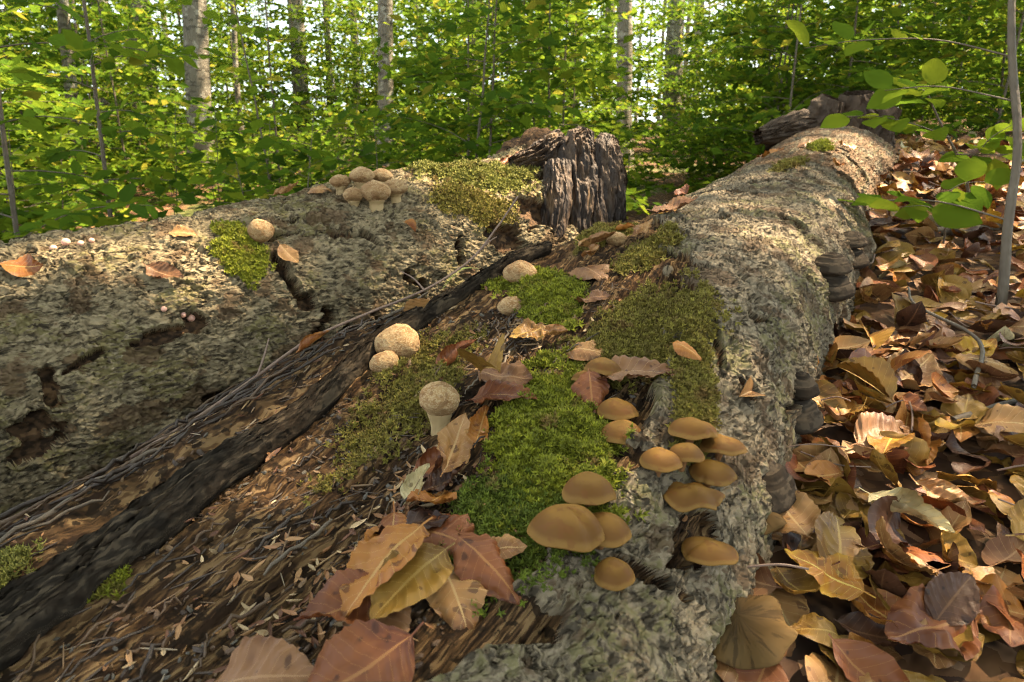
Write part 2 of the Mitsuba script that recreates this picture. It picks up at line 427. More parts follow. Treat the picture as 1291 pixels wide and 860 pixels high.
scene['m_floor'] = bumped({'type': 'principled', 'base_color': proc(floor_colour), 'roughness': 0.8, 'specular': 0.25},
                          lambda p, n, uv: voronoi(p.x * 24, p.y * 24)[0] + 0.5 * fbm(p.x * 80, p.y * 80, 0, 2), 0.012, 3e-3)
scene['ground'] = mikit.ply((gv, grid_faces(280, 280)), 'm_floor', True, uv=gv[:, :2])
labels['ground'] = {'kind': 'structure', 'label': 'forest floor of brown leaf mould rising gently to the right', 'category': 'ground'}

# ---------------------------------------------------------------- dead beech leaves
DEAD = {  # (blade, second tone, veins): the colours of the leaves themselves
    'ochre': ((0.213, 0.117, 0.019), (0.123, 0.059, 0.011), (0.297, 0.187, 0.048)),
    'amber': ((0.287, 0.113, 0.019), (0.168, 0.053, 0.010), (0.356, 0.198, 0.057)),
    'tan': ((0.267, 0.140, 0.048), (0.168, 0.077, 0.026), (0.356, 0.229, 0.095)),
    'mauve': ((0.188, 0.090, 0.036), (0.109, 0.044, 0.018), (0.267, 0.146, 0.067)),
    'rust': ((0.158, 0.050, 0.014), (0.084, 0.023, 0.008), (0.238, 0.104, 0.033)),
    'dark': ((0.059, 0.024, 0.011), (0.030, 0.012, 0.007), (0.109, 0.053, 0.024)),
    'pale': ((0.356, 0.302, 0.162), (0.227, 0.172, 0.081), (0.178, 0.125, 0.067)),
    'yellow': ((0.376, 0.208, 0.017), (0.257, 0.104, 0.013), (0.436, 0.302, 0.067)),
}


def dead_leaf_colour(blade, second, vein, seed):
    def fn(p, n, uv):
        y = dr.abs(uv.y * 2 - 1)
        c = mix(blade, second, smoothstep(0.42, 0.68, fbm(p.x * 38 + seed, p.y * 38, p.z * 38, 3)))
        c = mix(c, tuple(0.5 * v for v in second), 0.8 * smoothstep(0.69, 0.78, fbm(p.x * 120, p.y * 120 + seed, p.z * 120, 2)))
        ph = uv.x * 9 - y * 1.6
        ph = dr.abs(ph - dr.floor(ph) - 0.5)
        return mix(c, vein, dr.maximum(smoothstep(0.07, 0.02, y), 0.55 * smoothstep(0.44, 0.5, ph)))
    return fn


for i, (k, (b, s2, v)) in enumerate(DEAD.items()):
    scene[f'm_dead_{k}'] = {'type': 'twosided', 'bsdf': {'type': 'principled', 'base_color': proc(dead_leaf_colour(b, s2, v, 7.0 * i)), 'roughness': 0.52, 'specular': 0.35}}


def leaf_shape(seed, nx=30, ny=15, bendx=0.0, bendy=0.0, fold=0.25, twist=0.0, crumple=0.05, width=0.33, pleat=0.015, stalk=0.14):
    """A beech leaf one metre long along x: pleated along its side veins, folded at the midrib, curled and crumpled."""
    r = np.random.default_rng(seed)
    ns = 4
    x = np.concatenate([np.linspace(-stalk, 0, ns, endpoint=False), np.linspace(0, 1, nx) ** 1.02])
    t = np.clip(x, 0, 1)
    hw = width * np.sin(np.pi * t ** 0.86) ** 0.82 * (1 - 0.18 * t) * 1.08
    hw = np.maximum(np.where(x <= 0, 0.011, hw), 0.007)
    yn = np.linspace(-1, 1, ny)
    X, Y = np.meshgrid(x, yn, indexing='ij')
    H = hw[:, None] * (1 + 0.014 * np.cos(2 * np.pi * (X * 9 - 1.6)) * (X > 0.03) * (X < 0.95))
    y = Y * H
    ph = X * 9 - 1.6 * np.abs(Y)
    z = pleat * np.cos(2 * np.pi * ph) * np.abs(Y) ** 0.6 * (X > 0) + fold * np.abs(y) * (0.6 + 0.4 * X)
    q = np.stack([X * 1.0, y, 0 * X], -1)
    z = z + crumple * (nz(q, 3.2, 2, seed) * 2.0 + 0.7 * nz(q, 8, 2, seed + 1)) * np.clip(np.abs(y) / 0.2 + 0.2, 0, 1)
    v = np.stack([X, y, z], -1)
    if bendy:                                   # roll about the long axis, more at one end
        k = bendy * (0.5 + X.clip(0, 1)) + 1e-6
        ang = k * y * 3.0
        v = np.stack([v[..., 0], np.sin(ang) / (3.0 * k) - v[..., 2] * np.sin(ang), (1 - np.cos(ang)) / (3.0 * k) + v[..., 2] * np.cos(ang)], -1)
    ang = twist * (X - 0.5)
    v = np.stack([v[..., 0], v[..., 1] * np.cos(ang) - v[..., 2] * np.sin(ang), v[..., 1] * np.sin(ang) + v[..., 2] * np.cos(ang)], -1)
    if bendx:
        u = v[..., 0] - 0.4
        v = np.stack([0.4 + np.sin(bendx * u) / bendx - v[..., 2] * np.sin(bendx * u), v[..., 1], (1 - np.cos(bendx * u)) / bendx + v[..., 2] * np.cos(bendx * u)], -1)
    v[..., 0] -= 0.45
    return v.reshape(-1, 3), grid_faces(len(x), ny), np.stack([X.clip(0, 1), (Y + 1) / 2], -1).reshape(-1, 2)


SHAPES = {
    'flat': dict(bendx=0.45, fold=0.10, crumple=0.09), 'shallow': dict(bendx=-0.6, fold=0.26, crumple=0.12, twist=0.3), 'cup': dict(bendx=1.0, bendy=0.9, fold=0.2, crumple=0.13),
    'arched': dict(bendx=-1.5, bendy=-0.5, fold=0.05, crumple=0.12), 'rolled': dict(bendx=0.3, bendy=2.0, fold=0.1, crumple=0.09, twist=0.5), 'folded': dict(bendx=-0.4, fold=1.5, crumple=0.06),
    'twisted': dict(bendx=0.8, fold=0.3, twist=1.7, crumple=0.08), 'domed': dict(bendx=-0.9, bendy=-1.1, fold=-0.12, crumple=0.13), 'wavy': dict(bendx=0.3, fold=0.15, crumple=0.22, twist=0.4),
    'crushed': dict(bendx=1.2, bendy=1.2, fold=0.4, twist=-1.2, crumple=0.20), 'hooked': dict(bendx=2.0, fold=0.35, crumple=0.08), 'broad': dict(bendx=0.6, fold=0.2, width=0.39, crumple=0.14, twist=-0.3),
}
LEAF = {}
for i, (k, kw) in enumerate(SHAPES.items()):
    lv, lf, luv = leaf_shape(900 + i, **kw)
    LEAF[k] = mikit.ply((lv, lf), None, True, uv=luv)
LEAF_NAMES = list(LEAF)


def dead_leaf(origin, rot, length, shape, colour, label, group=None):
    key = numbered('fallen_leaf')
    scene[key] = {**LEAF[shape], 'bsdf': {'type': 'ref', 'id': f'm_dead_{colour}'}, 'to_world': place(origin, rot, length)}
    return tag(key, label, 'leaf', group)


def turn(rot, pitch=0.0, roll=0.0):
    """Tips the frame: pitch raises the tip of the leaf, roll raises its left edge (degrees)."""
    a, b = math.radians(-pitch), math.radians(roll)
    ry = np.array([[math.cos(a), 0, math.sin(a)], [0, 1, 0], [-math.sin(a), 0, math.cos(a)]])
    rx = np.array([[1, 0, 0], [0, math.cos(b), -math.sin(b)], [0, math.sin(b), math.cos(b)]])
    return rot @ ry @ rx


def spot(log, s, a):
    """(point, normal, direction along the log, direction round it) on the displaced surface."""
    s, a = np.array([float(s)]), np.array([float(a)])
    p, n, _ = log.point(s, a)
    n = n[0]
    if n @ (p[0] - np.array([*log.base(s, a * 0)[0][:2], log.base(s, a * 0)[0][2] - 0.25])) < 0:
        n = -n
    t = unit(log.base(s + 0.01, a)[0] - log.base(s, a)[0])
    w = unit(log.base(s, a + 1)[0] - log.base(s, a)[0])
    return p[0], n, t, w


R_, L_ = RIGHT, LEFT
# (log, metres along, degrees round, heading, length, shape, colour, pitch, roll, lift, label)
for log, s, a, hd, ln, shp, col, pt, rl, lift, label in [
    (L_, 0.002, 27.0, 42, 0.060, 'twisted', 'amber', 8, 20, 0.008, 'amber and tan fallen leaf nearest the left end of the left log'),
    (L_, 0.158, 43.0, 49, 0.058, 'cup', 'mauve', 6, 0, 0.005, 'reddish brown cupped leaf on the left log just above the two pink balls'),
    (L_, 0.214, 23.0, 32, 0.042, 'shallow', 'tan', 4, 0, 0.004, 'pale tan leaf lying flat on the crest of the left log before the moss'),
    (L_, 0.342, 47.0, 76, 0.046, 'flat', 'tan', 5, 0, 0.008, 'tan oval leaf just below the lone round puffball on the left log'),
    (L_, 0.582, 46.0, 73, 0.029, 'folded', 'amber', 10, 0, 0.005, 'tiny amber leaf stuck to the left log below the puffball clump'),
    (L_, 0.446, -2.0, 25, 0.055, 'crushed', 'tan', 12, 0, 0.010, 'crumpled tan leaf on the crest left of the puffball clump'),
    (L_, 0.490, 6.0, 40, 0.050, 'arched', 'tan', 5, 0, 0.008, 'arched tan leaf touching the left side of the puffball clump'),
    (L_, 1.020, 10.0, 29, 0.060, 'wavy', 'rust', 5, 0, 0.008, 'rust red leaf on the far crest of the left log'),
    (L_, 0.960, 14.0, -20, 0.050, 'rolled', 'rust', 5, 0, 0.006, 'rolled rust leaf left of another on the far crest of the left log'),
    (R_, 1.136, -19.5, 70, 0.079, 'broad', 'mauve', 10, 8, 0.010, 'large smooth pinkish leaf on the crest of the right log'),
    (R_, 1.230, -30.0, 20, 0.055, 'wavy', 'yellow', 10, 0, 0.008, 'bright yellow leaf behind the large pinkish one on the right log'),
    (R_, 0.965, -36.0, 100, 0.075, 'cup', 'tan', 6, 0, 0.010, 'pinkish tan bowl shaped leaf left of the farthest puffball on the right log'),
    (R_, 0.862, -29.0, 118, 0.080, 'arched', 'mauve', 5, -10, 0.014, 'big arched pinkish tan leaf right of the two puffballs in the moss'),
    (R_, 0.900, -31.0, 150, 0.055, 'crushed', 'tan', 10, 20, 0.018, 'crumpled tan leaf leaning on the back of the arched pinkish one'),
    (R_, 0.776, -18.5, 82, 0.054, 'wavy', 'mauve', 4, 0, 0.008, 'purplish wavy leaf below the arched pinkish tan one'),
    (R_, 0.672, -25.5, 205, 0.052, 'wavy', 'ochre', 8, -14, 0.010, 'ochre brown leaf with torn edge in the middle of the moss'),
    (R_, 0.676, -17.0, 107, 0.042, 'crushed', 'tan', 8, 0, 0.010, 'small curled tan leaf touching the right of the torn ochre leaf'),
    (R_, 0.690, -57.0, 250, 0.048, 'folded', 'tan', -40, 30, 0.020, 'pale tan leaf standing on edge behind the largest puffball'),
    (R_, 0.548, -18.0, 128, 0.075, 'folded', 'ochre', 26, 0, 0.030, 'ochre leaf folded like a tent beside the stalked puffball'),
    (R_, 0.535, -14.0, 70, 0.075, 'shallow', 'rust', 4, -18, 0.014, 'rust brown pointed leaf right of the ochre tent shaped leaf'),
    (R_, 0.575, -19.0, 95, 0.070, 'wavy', 'mauve', 5, 12, 0.012, 'brown leaf lying behind the ochre tent shaped leaf'),
    (R_, 0.598, -38.0, 22, 0.060, 'rolled', 'rust', 10, 0, 0.008, 'rolled brown leaf between the stalked puffball and the largest puffball'),
    (R_, 0.440, -9.0, -14, 0.062, 'crushed', 'tan', 20, 20, 0.020, 'dry curled tan leaf standing below the stalked puffball'),
    (R_, 0.440, -15.0, 10, 0.055, 'rolled', 'rust', 8, 0, 0.010, 'brown rolled leaf leaning left of the dry curled tan one'),
    (R_, 0.396, -10.5, -10, 0.042, 'rolled', 'pale', 8, 0, 0.010, 'whitish faded curled leaf on the bare wood'),
    (R_, 0.384, -3.0, -18, 0.052, 'broad', 'amber', -32, 0, 0.016, 'orange brown leaf standing up at the top of the foreground pile'),
    (R_, 0.352, -4.0, 60, 0.066, 'wavy', 'dark', 6, -15, 0.012, 'dark blackish brown leaf across the top of the foreground pile'),
    (R_, 0.356, 6.0, 76, 0.070, 'arched', 'rust', 0, 0, 0.010, 'dark brown arched leaf at the right top of the foreground pile'),
    (R_, 0.304, 5.0, 178, 0.086, 'shallow', 'amber', -4, 10, 0.026, 'big orange brown leaf lying over a yellow ochre leaf in the foreground pile'),
    (R_, 0.302, 12.0, 186, 0.070, 'shallow', 'ochre', -4, -6, 0.020, 'yellow ochre leaf under the big orange brown one in the foreground pile'),
    (R_, 0.344, 20.5, 100, 0.064, 'domed', 'rust', -6, 0, 0.016, 'dark red brown domed leaf left of the trio of brown caps'),
    (R_, 0.364, 20.0, 60, 0.036, 'wavy', 'tan', 12, 0, 0.012, 'small tan leaf tip right behind the dark red brown domed leaf'),
    (R_, 0.205, 0.5, 60, 0.070, 'shallow', 'mauve', 8, 0, 0.020, 'pinkish brown leaf at the bottom edge, leftmost of the foreground pile'),
    (R_, 0.238, 17.0, 195, 0.072, 'broad', 'rust', 0, 0, 0.020, 'broad rust brown leaf at the bottom edge below the yellow ochre leaf'),
    (R_, 0.270, 10.0, 150, 0.070, 'arched', 'mauve', 0, 0, 0.012, 'brown leaf half hidden under the big orange brown one'),
    (R_, 0.330, -2.0, 150, 0.062, 'cup', 'amber', 0, 10, 0.016, 'orange brown cupped leaf at the left side of the foreground pile'),
    (R_, 0.318, 18.0, 120, 0.060, 'arched', 'tan', -6, 0, 0.012, 'light tan arched leaf between the ochre leaf and the domed one in the foreground pile'),
    (R_, 0.268, 4.0, 200, 0.066, 'twisted', 'rust', 6, 0, 0.014, 'twisted rust leaf under the lower left of the foreground pile'),
    (R_, 0.412, -6.0, 30, 0.045, 'crushed', 'dark', 10, 0, 0.008, 'crumpled dark leaf above the standing orange brown leaf'),
    (R_, 0.495, -12.0, -20, 0.050, 'rolled', 'amber', 10, 0, 0.010, 'rolled orange leaf between the moss cushion and the stalked puffball'),
    (R_, 0.564, -64.0, 31, 0.049, 'rolled', 'amber', 6, 0, 0.022, 'bright amber sliver of leaf beside the long twig'),
    (R_, 0.622, 17.0, 62, 0.088, 'shallow', 'mauve', 10, -24, 0.024, 'large pinkish mauve leaf lying over the upper brown caps'),
    (R_, 0.580, 10.0, 150, 0.060, 'domed', 'rust', -20, 0, 0.014, 'dark red leaf left of the upper brown caps'),
    (R_, 0.650, -3.0, 75, 0.052, 'arched', 'tan', 4, 0, 0.010, 'tan leaf touching the left of the uppermost brown cap'),
    (R_, 0.668, 27.5, 104, 0.036, 'domed', 'amber', 6, 0, 0.014, 'small tan leaf sticking out right of the pinkish mauve leaf'),
    (R_, 0.690, 47.0, 200, 0.036, 'folded', 'tan', 10, 0, 0.012, 'small ribbed tan leaf caught in the dark hole of the bark'),
    (R_, 1.440, -36.0, 6, 0.060, 'cup', 'rust', 10, 0, 0.010, 'rust leaf on the left shoulder of the right log, the farther of two'),
    (R_, 1.340, -33.0, 50, 0.060, 'wavy', 'mauve', 6, 0, 0.010, 'rust brown leaf on the left shoulder of the right log, the nearer of two'),
    (R_, 2.020, -18.0, 70, 0.075, 'wavy', 'amber', 6, 0, 0.012, 'orange tan leaf on the far top of the right log'),
    (R_, 2.200, 2.0, 70, 0.070, 'arched', 'mauve', 6, 0, 0.012, 'pinkish leaf beside moss on the farthest top of the right log'),
    (R_, 2.120, 22.0, 30, 0.070, 'arched', 'rust', 6, 0, 0.012, 'rust leaf on the sunlit far end of the right log, nearest its moss'),
    (R_, 2.300, 30.0, 120, 0.070, 'wavy', 'tan', 6, 0, 0.012, 'tan leaf farthest along the sunlit end of the right log'),
    (R_, 1.960, 34.0, 200, 0.065, 'crushed', 'amber', 6, 0, 0.012, 'amber crumpled leaf where the bark breaks at the far right log'),
    (R_, 1.010, -22.0, 17, 0.055, 'crushed', 'tan', 12, 0, 0.012, 'curled tan leaf right of the farthest puffball on the right log'),
    (R_, 1.050, -33.0, 120, 0.045, 'rolled', 'amber', 12, 0, 0.010, 'small orange curl of leaf behind the farthest puffball on the right log'),
]:
    p, n, t, w = spot(log, s, a)
    h = t * math.cos(math.radians(hd)) + w * math.sin(math.radians(hd))
    dead_leaf(p + n * (lift + 0.002), turn(frame(n, h), pt, rl), ln, shp, col, label)

# the litter: the largest in view one by one, the rest as one mass
lr = np.random.default_rng(77)


def ground_normal(x, y):
    e = 0.03
    return unit([ground_z(x - e, y) - ground_z(x + e, y), ground_z(x, y - e) - ground_z(x, y + e), 2 * e])


PALETTE = ['ochre', 'amber', 'tan', 'mauve', 'rust', 'dark', 'pale', 'yellow']
LITTER_NAMES = {'ochre': 'ochre brown', 'amber': 'orange brown', 'tan': 'light tan', 'mauve': 'pinkish brown', 'rust': 'rust brown', 'dark': 'dark blackish brown', 'pale': 'whitish faded', 'yellow': 'yellow'}


LOOKS = {'flat': 'flat', 'shallow': 'flat', 'broad': 'broad', 'wavy': 'wavy', 'cup': 'cupped', 'arched': 'arched', 'domed': 'arched', 'rolled': 'rolled up', 'folded': 'folded', 'twisted': 'twisted', 'crushed': 'crumpled', 'hooked': 'hooked'}


def litter_label(col, shp, x, y):
    far = math.hypot(x, y)
    where = 'at the bottom right, nearest the viewer' if far < 0.72 else 'in the middle of the right hand litter' if far < 1.15 else 'in the far litter about the slender sapling' if far < 1.6 else 'in the sunny far litter beyond the slender sapling'
    beside = ' close to the log' if 0.857 * x - 0.515 * y < 0.08 else ''
    if beside:
        where = 'at bottom right' if far < 0.72 else 'midway along' if far < 1.15 else 'in the far litter'
    text = f'{LITTER_NAMES[col]} {LOOKS[shp]} leaf{beside} {where}'
    return text, text.replace(' leaf', ' leaves', 1)


def litter_spots(count, s0, s1, n0, n1, gap, seed):
    r, out = np.random.default_rng(seed), []
    for _ in range(count * 30):
        s, n = s0 + (s1 - s0) * r.random(), n0 + (n1 - n0) * r.random()
        g = gap * (0.7 + 0.5 * s)
        if all((s - a) ** 2 + (n - b) ** 2 > g * g for a, b in out):
            out.append((s, n))
        if len(out) >= count:
            break
    return [(0.515 * s + 0.857 * n, 0.857 * s - 0.515 * n) for s, n in out]


# a few that the photograph shows plainly: x, y, heading, length, shape, colour, pitch, roll, lift, label
NOTED = [
    (0.300, 0.545, 70, 0.090, 'shallow', 'ochre', 5, 10, 0.034, 'large olive ochre leaf with a clear midrib in the lower right litter'),
    (0.390, 0.600, -60, 0.085, 'rolled', 'pale', 12, 10, 0.036, 'long whitish faded leaf with dark veins in the lower right litter'),
    (0.275, 0.515, 150, 0.070, 'wavy', 'yellow', 6, 0, 0.030, 'yellowish leaf right of the flat wavy olive cap'),
    (0.270, 0.590, 100, 0.070, 'broad', 'tan', 6, -8, 0.030, 'pinkish tan pointed leaf above the yellowish leaf in the lower right litter'),
    (0.560, 0.900, 40, 0.090, 'broad', 'tan', 14, 5, 0.034, 'broad tan leaf with raised point facing up on the right litter'),
    (0.600, 0.760, -40, 0.085, 'shallow', 'tan', 14, 5, 0.036, 'light tan leaf leaning up in the middle of the right litter'),
    (0.440, 0.740, 20, 0.090, 'shallow', 'mauve', 5, 4, 0.032, 'long pinkish brown leaf lying flat beside the bracket fungi'),
    (0.470, 0.850, 130, 0.080, 'folded', 'ochre', 10, 0, 0.034, 'ochre pleated leaf standing near the lower bracket fungus'),
    (0.520, 0.585, 10, 0.080, 'broad', 'ochre', 12, 10, 0.030, 'golden ochre leaf at the right edge of the litter'),
    (0.700, 0.990, 15, 0.080, 'broad', 'yellow', 8, 0, 0.028, 'broad golden leaf left of the thin sapling stem'),
    (0.345, 0.470, 200, 0.095, 'wavy', 'rust', 4, 0, 0.030, 'large rust brown wavy leaf at the bottom right of the litter'),
]
taken = 0
for x, y, hd, ln, shp, col, pt, rl, lift, label in NOTED:
    h = np.array([math.cos(math.radians(hd)), math.sin(math.radians(hd)), 0])
    dead_leaf(np.array([x, y, ground_z(x, y) + lift]), turn(frame(ground_normal(x, y), h), pt, rl), ln, shp, col, label)
for k, (x, y) in enumerate(litter_spots(220, 0.22, 2.05, -0.16, 0.95, 0.036, 5)):
    col = lr.choice(PALETTE, p=[0.27, 0.14, 0.20, 0.12, 0.14, 0.09, 0.02, 0.02])
    shp = lr.choice(LEAF_NAMES)
    h = np.array([math.cos(a := lr.random() * 2 * math.pi), math.sin(a), 0])
    wild = 15 if shp in ('flat', 'shallow', 'broad', 'wavy') else 23
    dead_leaf(np.array([x, y, ground_z(x, y) + 0.016 + 0.026 * lr.random()]), turn(frame(ground_normal(x, y), h), lr.normal(4, wild), lr.normal(0, wild)), 0.056 + 0.030 * lr.random(), shp, col,
              *litter_label(col, shp, x, y))
# in the gully between the logs
for x, y, hd, col, label in [(-0.47, 0.66, 10, 'rust', 'rust brown leaf in the gully between the two logs, the farther one'), (-0.52, 0.62, 40, 'mauve', 'pinkish brown leaf in the gully between the two logs, the nearer one')]:
    h = np.array([math.cos(math.radians(hd)), math.sin(math.radians(hd)), 0])
    dead_leaf(np.array([x, y, ground_z(x, y) + 0.05]), turn(frame([0, 0, 1], h), 8, 10), 0.085, 'wavy', col, label)


def scatter(template, origins, rots, sizes, colours=None):
    """Copies of a small mesh as one mesh."""
    v, f = template
    n = len(origins)
    V = np.einsum('kij,nj->kni', np.asarray(rots) * np.asarray(sizes)[:, None, None], v) + np.asarray(origins)[:, None]
    F = f[None] + (np.arange(n) * len(v))[:, None, None]
    C = None if colours is None else np.repeat(np.asarray(colours), len(v), 0)
    return V.reshape(-1, 3), F.reshape(-1, 3), C


def random_rots(r, n, tilt, normals=None):
    """n rotations: any heading, the normal tipped off the vertical (or off the given normals) by about tilt radians."""
    base = np.tile([0, 0, 1.0], (n, 1)) if normals is None else normals
    nn = unit(base + r.normal(0, tilt, (n, 3)))
    h = r.normal(0, 1, (n, 3))
    h = unit(h - nn * (h * nn).sum(1, keepdims=True))
    return np.stack([h, np.cross(nn, h), nn], 2)


mass = []
for seed, (count, s0, s1, n0, n1, zlo, zhi, tilt) in enumerate([(1000, 0.10, 1.3, -0.16, 0.75, 0.004, 0.022, 0.35), (1500, 0.9, 2.9, -0.2, 1.4, 0.008, 0.04, 0.45), (1200, 2.2, 4.5, -0.3, 3.2, 0.005, 0.04, 0.4), (400, 4.0, 8.0, -1.0, 5.0, 0.0, 0.03, 0.4), (300, 0.0, 2.6, -1.9, -0.6, 0.0, 0.03, 0.4)]):
    r = np.random.default_rng(500 + seed)
    s, n = s0 + (s1 - s0) * r.random(count), n0 + (n1 - n0) * r.random(count)
    x, y = 0.515 * s + 0.857 * n, 0.857 * s - 0.515 * n
    o = np.stack([x, y, ground_z(x, y) + zlo + (zhi - zlo) * r.random(count)], -1)
    pick = r.integers(0, 5, count)
    ci = r.choice(8, count, p=[0.26, 0.13, 0.20, 0.12, 0.16, 0.09, 0.02, 0.02])
    for q in range(5):
        fine_ = seed == 0
        lv, lf, luv = leaf_shape(950 + q, 15 if fine_ else 7, 9 if fine_ else 5, **{**list(SHAPES.values())[[1, 2, 3, 6, 8][q]], 'pleat': 0.012 if fine_ else 0.0, 'stalk': 0.06})
        R = random_rots(r, count, tilt)
        size = 0.050 + 0.033 * r.random(count)
        for c in range(8):
            on = (pick == q) & (ci == c)
            if on.any():
                v, f, _ = scatter((lv, lf), o[on], R[on], size[on])
                mass.append((c, v, f, np.tile(luv, (on.sum(), 1))))
for c, name in enumerate(PALETTE):
    got = [m for m in mass if m[0] == c]
    at = np.cumsum([0] + [len(m[1]) for m in got])
    scene[f'leaf_litter__{c + 1:03d}'] = mikit.ply((np.vstack([m[1] for m in got]), np.vstack([m[2] + a for m, a in zip(got, at)])), f'm_dead_{name}', True, uv=np.vstack([m[3] for m in got]))
tag('leaf_litter', 'deep layer of dead brown beech leaves covering the forest floor', 'leaf litter', None, 'stuff')

# ---------------------------------------------------------------- fungi


def puffball_colour(p, n, uv):
    c = mix((0.29, 0.185, 0.085), (0.215, 0.122, 0.050), smoothstep(0.4, 0.7, fbm(p.x * 90, p.y * 90, p.z * 90, 3)))
    grain = smoothstep(0.52, 0.62, noise(p.x * 900, p.y * 900, p.z * 900))
    c = mix(c, (0.42, 0.32, 0.19), 0.55 * grain)
    c = mix(c, (0.20, 0.115, 0.05), 0.8 * smoothstep(0.50, 0.64, fbm(p.x * 45 + 3, p.y * 45, p.z * 45, 4)))
    return mix(c, (0.16, 0.085, 0.035), 0.7 * smoothstep(0.60, 0.70, fbm(p.x * 210, p.y * 210, p.z * 210, 2)))


def cap_colour(p, n, uv):
    # uv.x runs from the middle of the cap to its rim: honey in the middle, a darker moist band, a paler thin rim
    c = mix((0.190, 0.096, 0.019), (0.120, 0.054, 0.011), smoothstep(0.30, 0.75, uv.x + 0.25 * (fbm(p.x * 60, p.y * 60, p.z * 60, 3) - 0.5)))
    c = mix(c, (0.20, 0.110, 0.028), smoothstep(0.80, 0.9, uv.x))
    return mix(c, (0.13, 0.05, 0.014), 0.5 * smoothstep(0.58, 0.72, fbm(p.x * 150, p.y * 150, p.z * 150, 3)))


def olive_colour(p, n, uv):
    c = mix((0.045, 0.027, 0.009), (0.085, 0.052, 0.019), smoothstep(0.15, 0.9, uv.x))
    streak = fbm(uv.y * 60, uv.x * 3, 0, 3)
    return mix(c, (0.026, 0.015, 0.006), 0.65 * smoothstep(0.5, 0.7, streak))


def bracket_colour(p, n, uv):
    # zones of growth from the stem outwards
    c = mix((0.026, 0.019, 0.013), (0.065, 0.050, 0.035), smoothstep(0.4, 0.6, fbm(uv.x * 14, uv.y * 2, p.z * 20, 2)))
    return mix(c, (0.022, 0.017, 0.013), 0.7 * smoothstep(0.46, 0.66, fbm(p.x * 140, p.y * 140, p.z * 140, 3)))


scene['m_puffball'] = bumped({'type': 'principled', 'base_color': proc(puffball_colour), 'roughness': 0.85, 'specular': 0.2, 'sheen': 0.3}, lambda p, n, uv: noise(p.x * 850, p.y * 850, p.z * 850), 0.0007, 4e-4)
scene['m_puff_stalk'] = bumped({'type': 'principled', 'base_color': {'type': 'rgb', 'value': [0.35, 0.25, 0.12]}, 'roughness': 0.8}, lambda p, n, uv: noise(p.x * 500, p.y * 500, p.z * 500), 0.0006, 5e-4)
scene['m_cap'] = bumped({'type': 'principled', 'base_color': proc(cap_colour), 'roughness': 0.65, 'specular': 0.18}, lambda p, n, uv: fbm(p.x * 260, p.y * 260, p.z * 260, 3), 0.0005, 5e-4)
scene['m_olive_cap'] = bumped({'type': 'principled', 'base_color': proc(olive_colour), 'roughness': 0.75, 'specular': 0.1}, lambda p, n, uv: fbm(uv.y * 70, uv.x * 4, 0, 3), 0.0012, 5e-4)
scene['m_gills'] = bumped({'type': 'principled', 'base_color': {'type': 'rgb', 'value': [0.17, 0.075, 0.025]}, 'roughness': 0.7}, lambda p, n, uv: dr.sin(uv.y * 2 * math.pi * 70), 0.0006, 3e-4)
scene['m_stem'] = bumped({'type': 'principled', 'base_color': {'type': 'rgb', 'value': [0.20, 0.095, 0.035]}, 'roughness': 0.65}, lambda p, n, uv: fbm(p.x * 400, p.y * 400, p.z * 60, 3), 0.0008, 5e-4)
scene['m_bracket'] = bumped({'type': 'principled', 'base_color': proc(bracket_colour), 'roughness': 0.9, 'specular': 0.1}, lambda p, n, uv: fbm(p.x * 300, p.y * 300, p.z * 300, 3), 0.0014, 5e-4)
scene['m_pores'] = bumped({'type': 'principled', 'base_color': {'type': 'rgb', 'value': [0.06, 0.045, 0.03]}, 'roughness': 0.8}, lambda p, n, uv: noise(p.x * 900, p.y * 900, p.z * 900), 0.0006, 4e-4)
scene['m_pink'] = {'type': 'principled', 'base_color': {'type': 'rgb', 'value': [0.60, 0.34, 0.25]}, 'roughness': 0.5}


def lathe(profile, sides=48, seed=0, lobe=None, rough=0.0, freq=3.0):
    """A turned body from (radius, height) pairs, its radius changed by lobe(angle, radius) and noise. uv: along the profile, round."""
    pr = np.asarray(profile, float)
    ang = np.arange(sides + 1) * 2 * np.pi / sides
    r, z = pr[:, 0][:, None], pr[:, 1][:, None]
    k = np.ones((len(pr), sides + 1))
    dz = np.zeros_like(k)
    if lobe:
        k, dz = lobe(ang[None], pr[:, 0][:, None] + 0 * ang[None])
    v = np.stack([r * k * np.cos(ang), r * k * np.sin(ang), z + dz + 0 * ang], -1)
    if rough:
        v = v + (unit(v - [0, 0, pr[:, 1].mean()]) * (nz(v, freq, 3, seed) * rough)[..., None])
    uv = np.stack(np.broadcast_arrays(np.linspace(0, 1, len(pr))[:, None], ang[None] / (2 * np.pi)), -1)
    return v.reshape(-1, 3), grid_faces(len(pr), sides + 1), uv.reshape(-1, 2)


def solid(mesh, bsdf, to_world, flip=False):
    v, f, uv = mesh
    return mikit.ply((v, f[:, ::-1] if flip else f), bsdf, True, uv=uv, to_world=to_world)


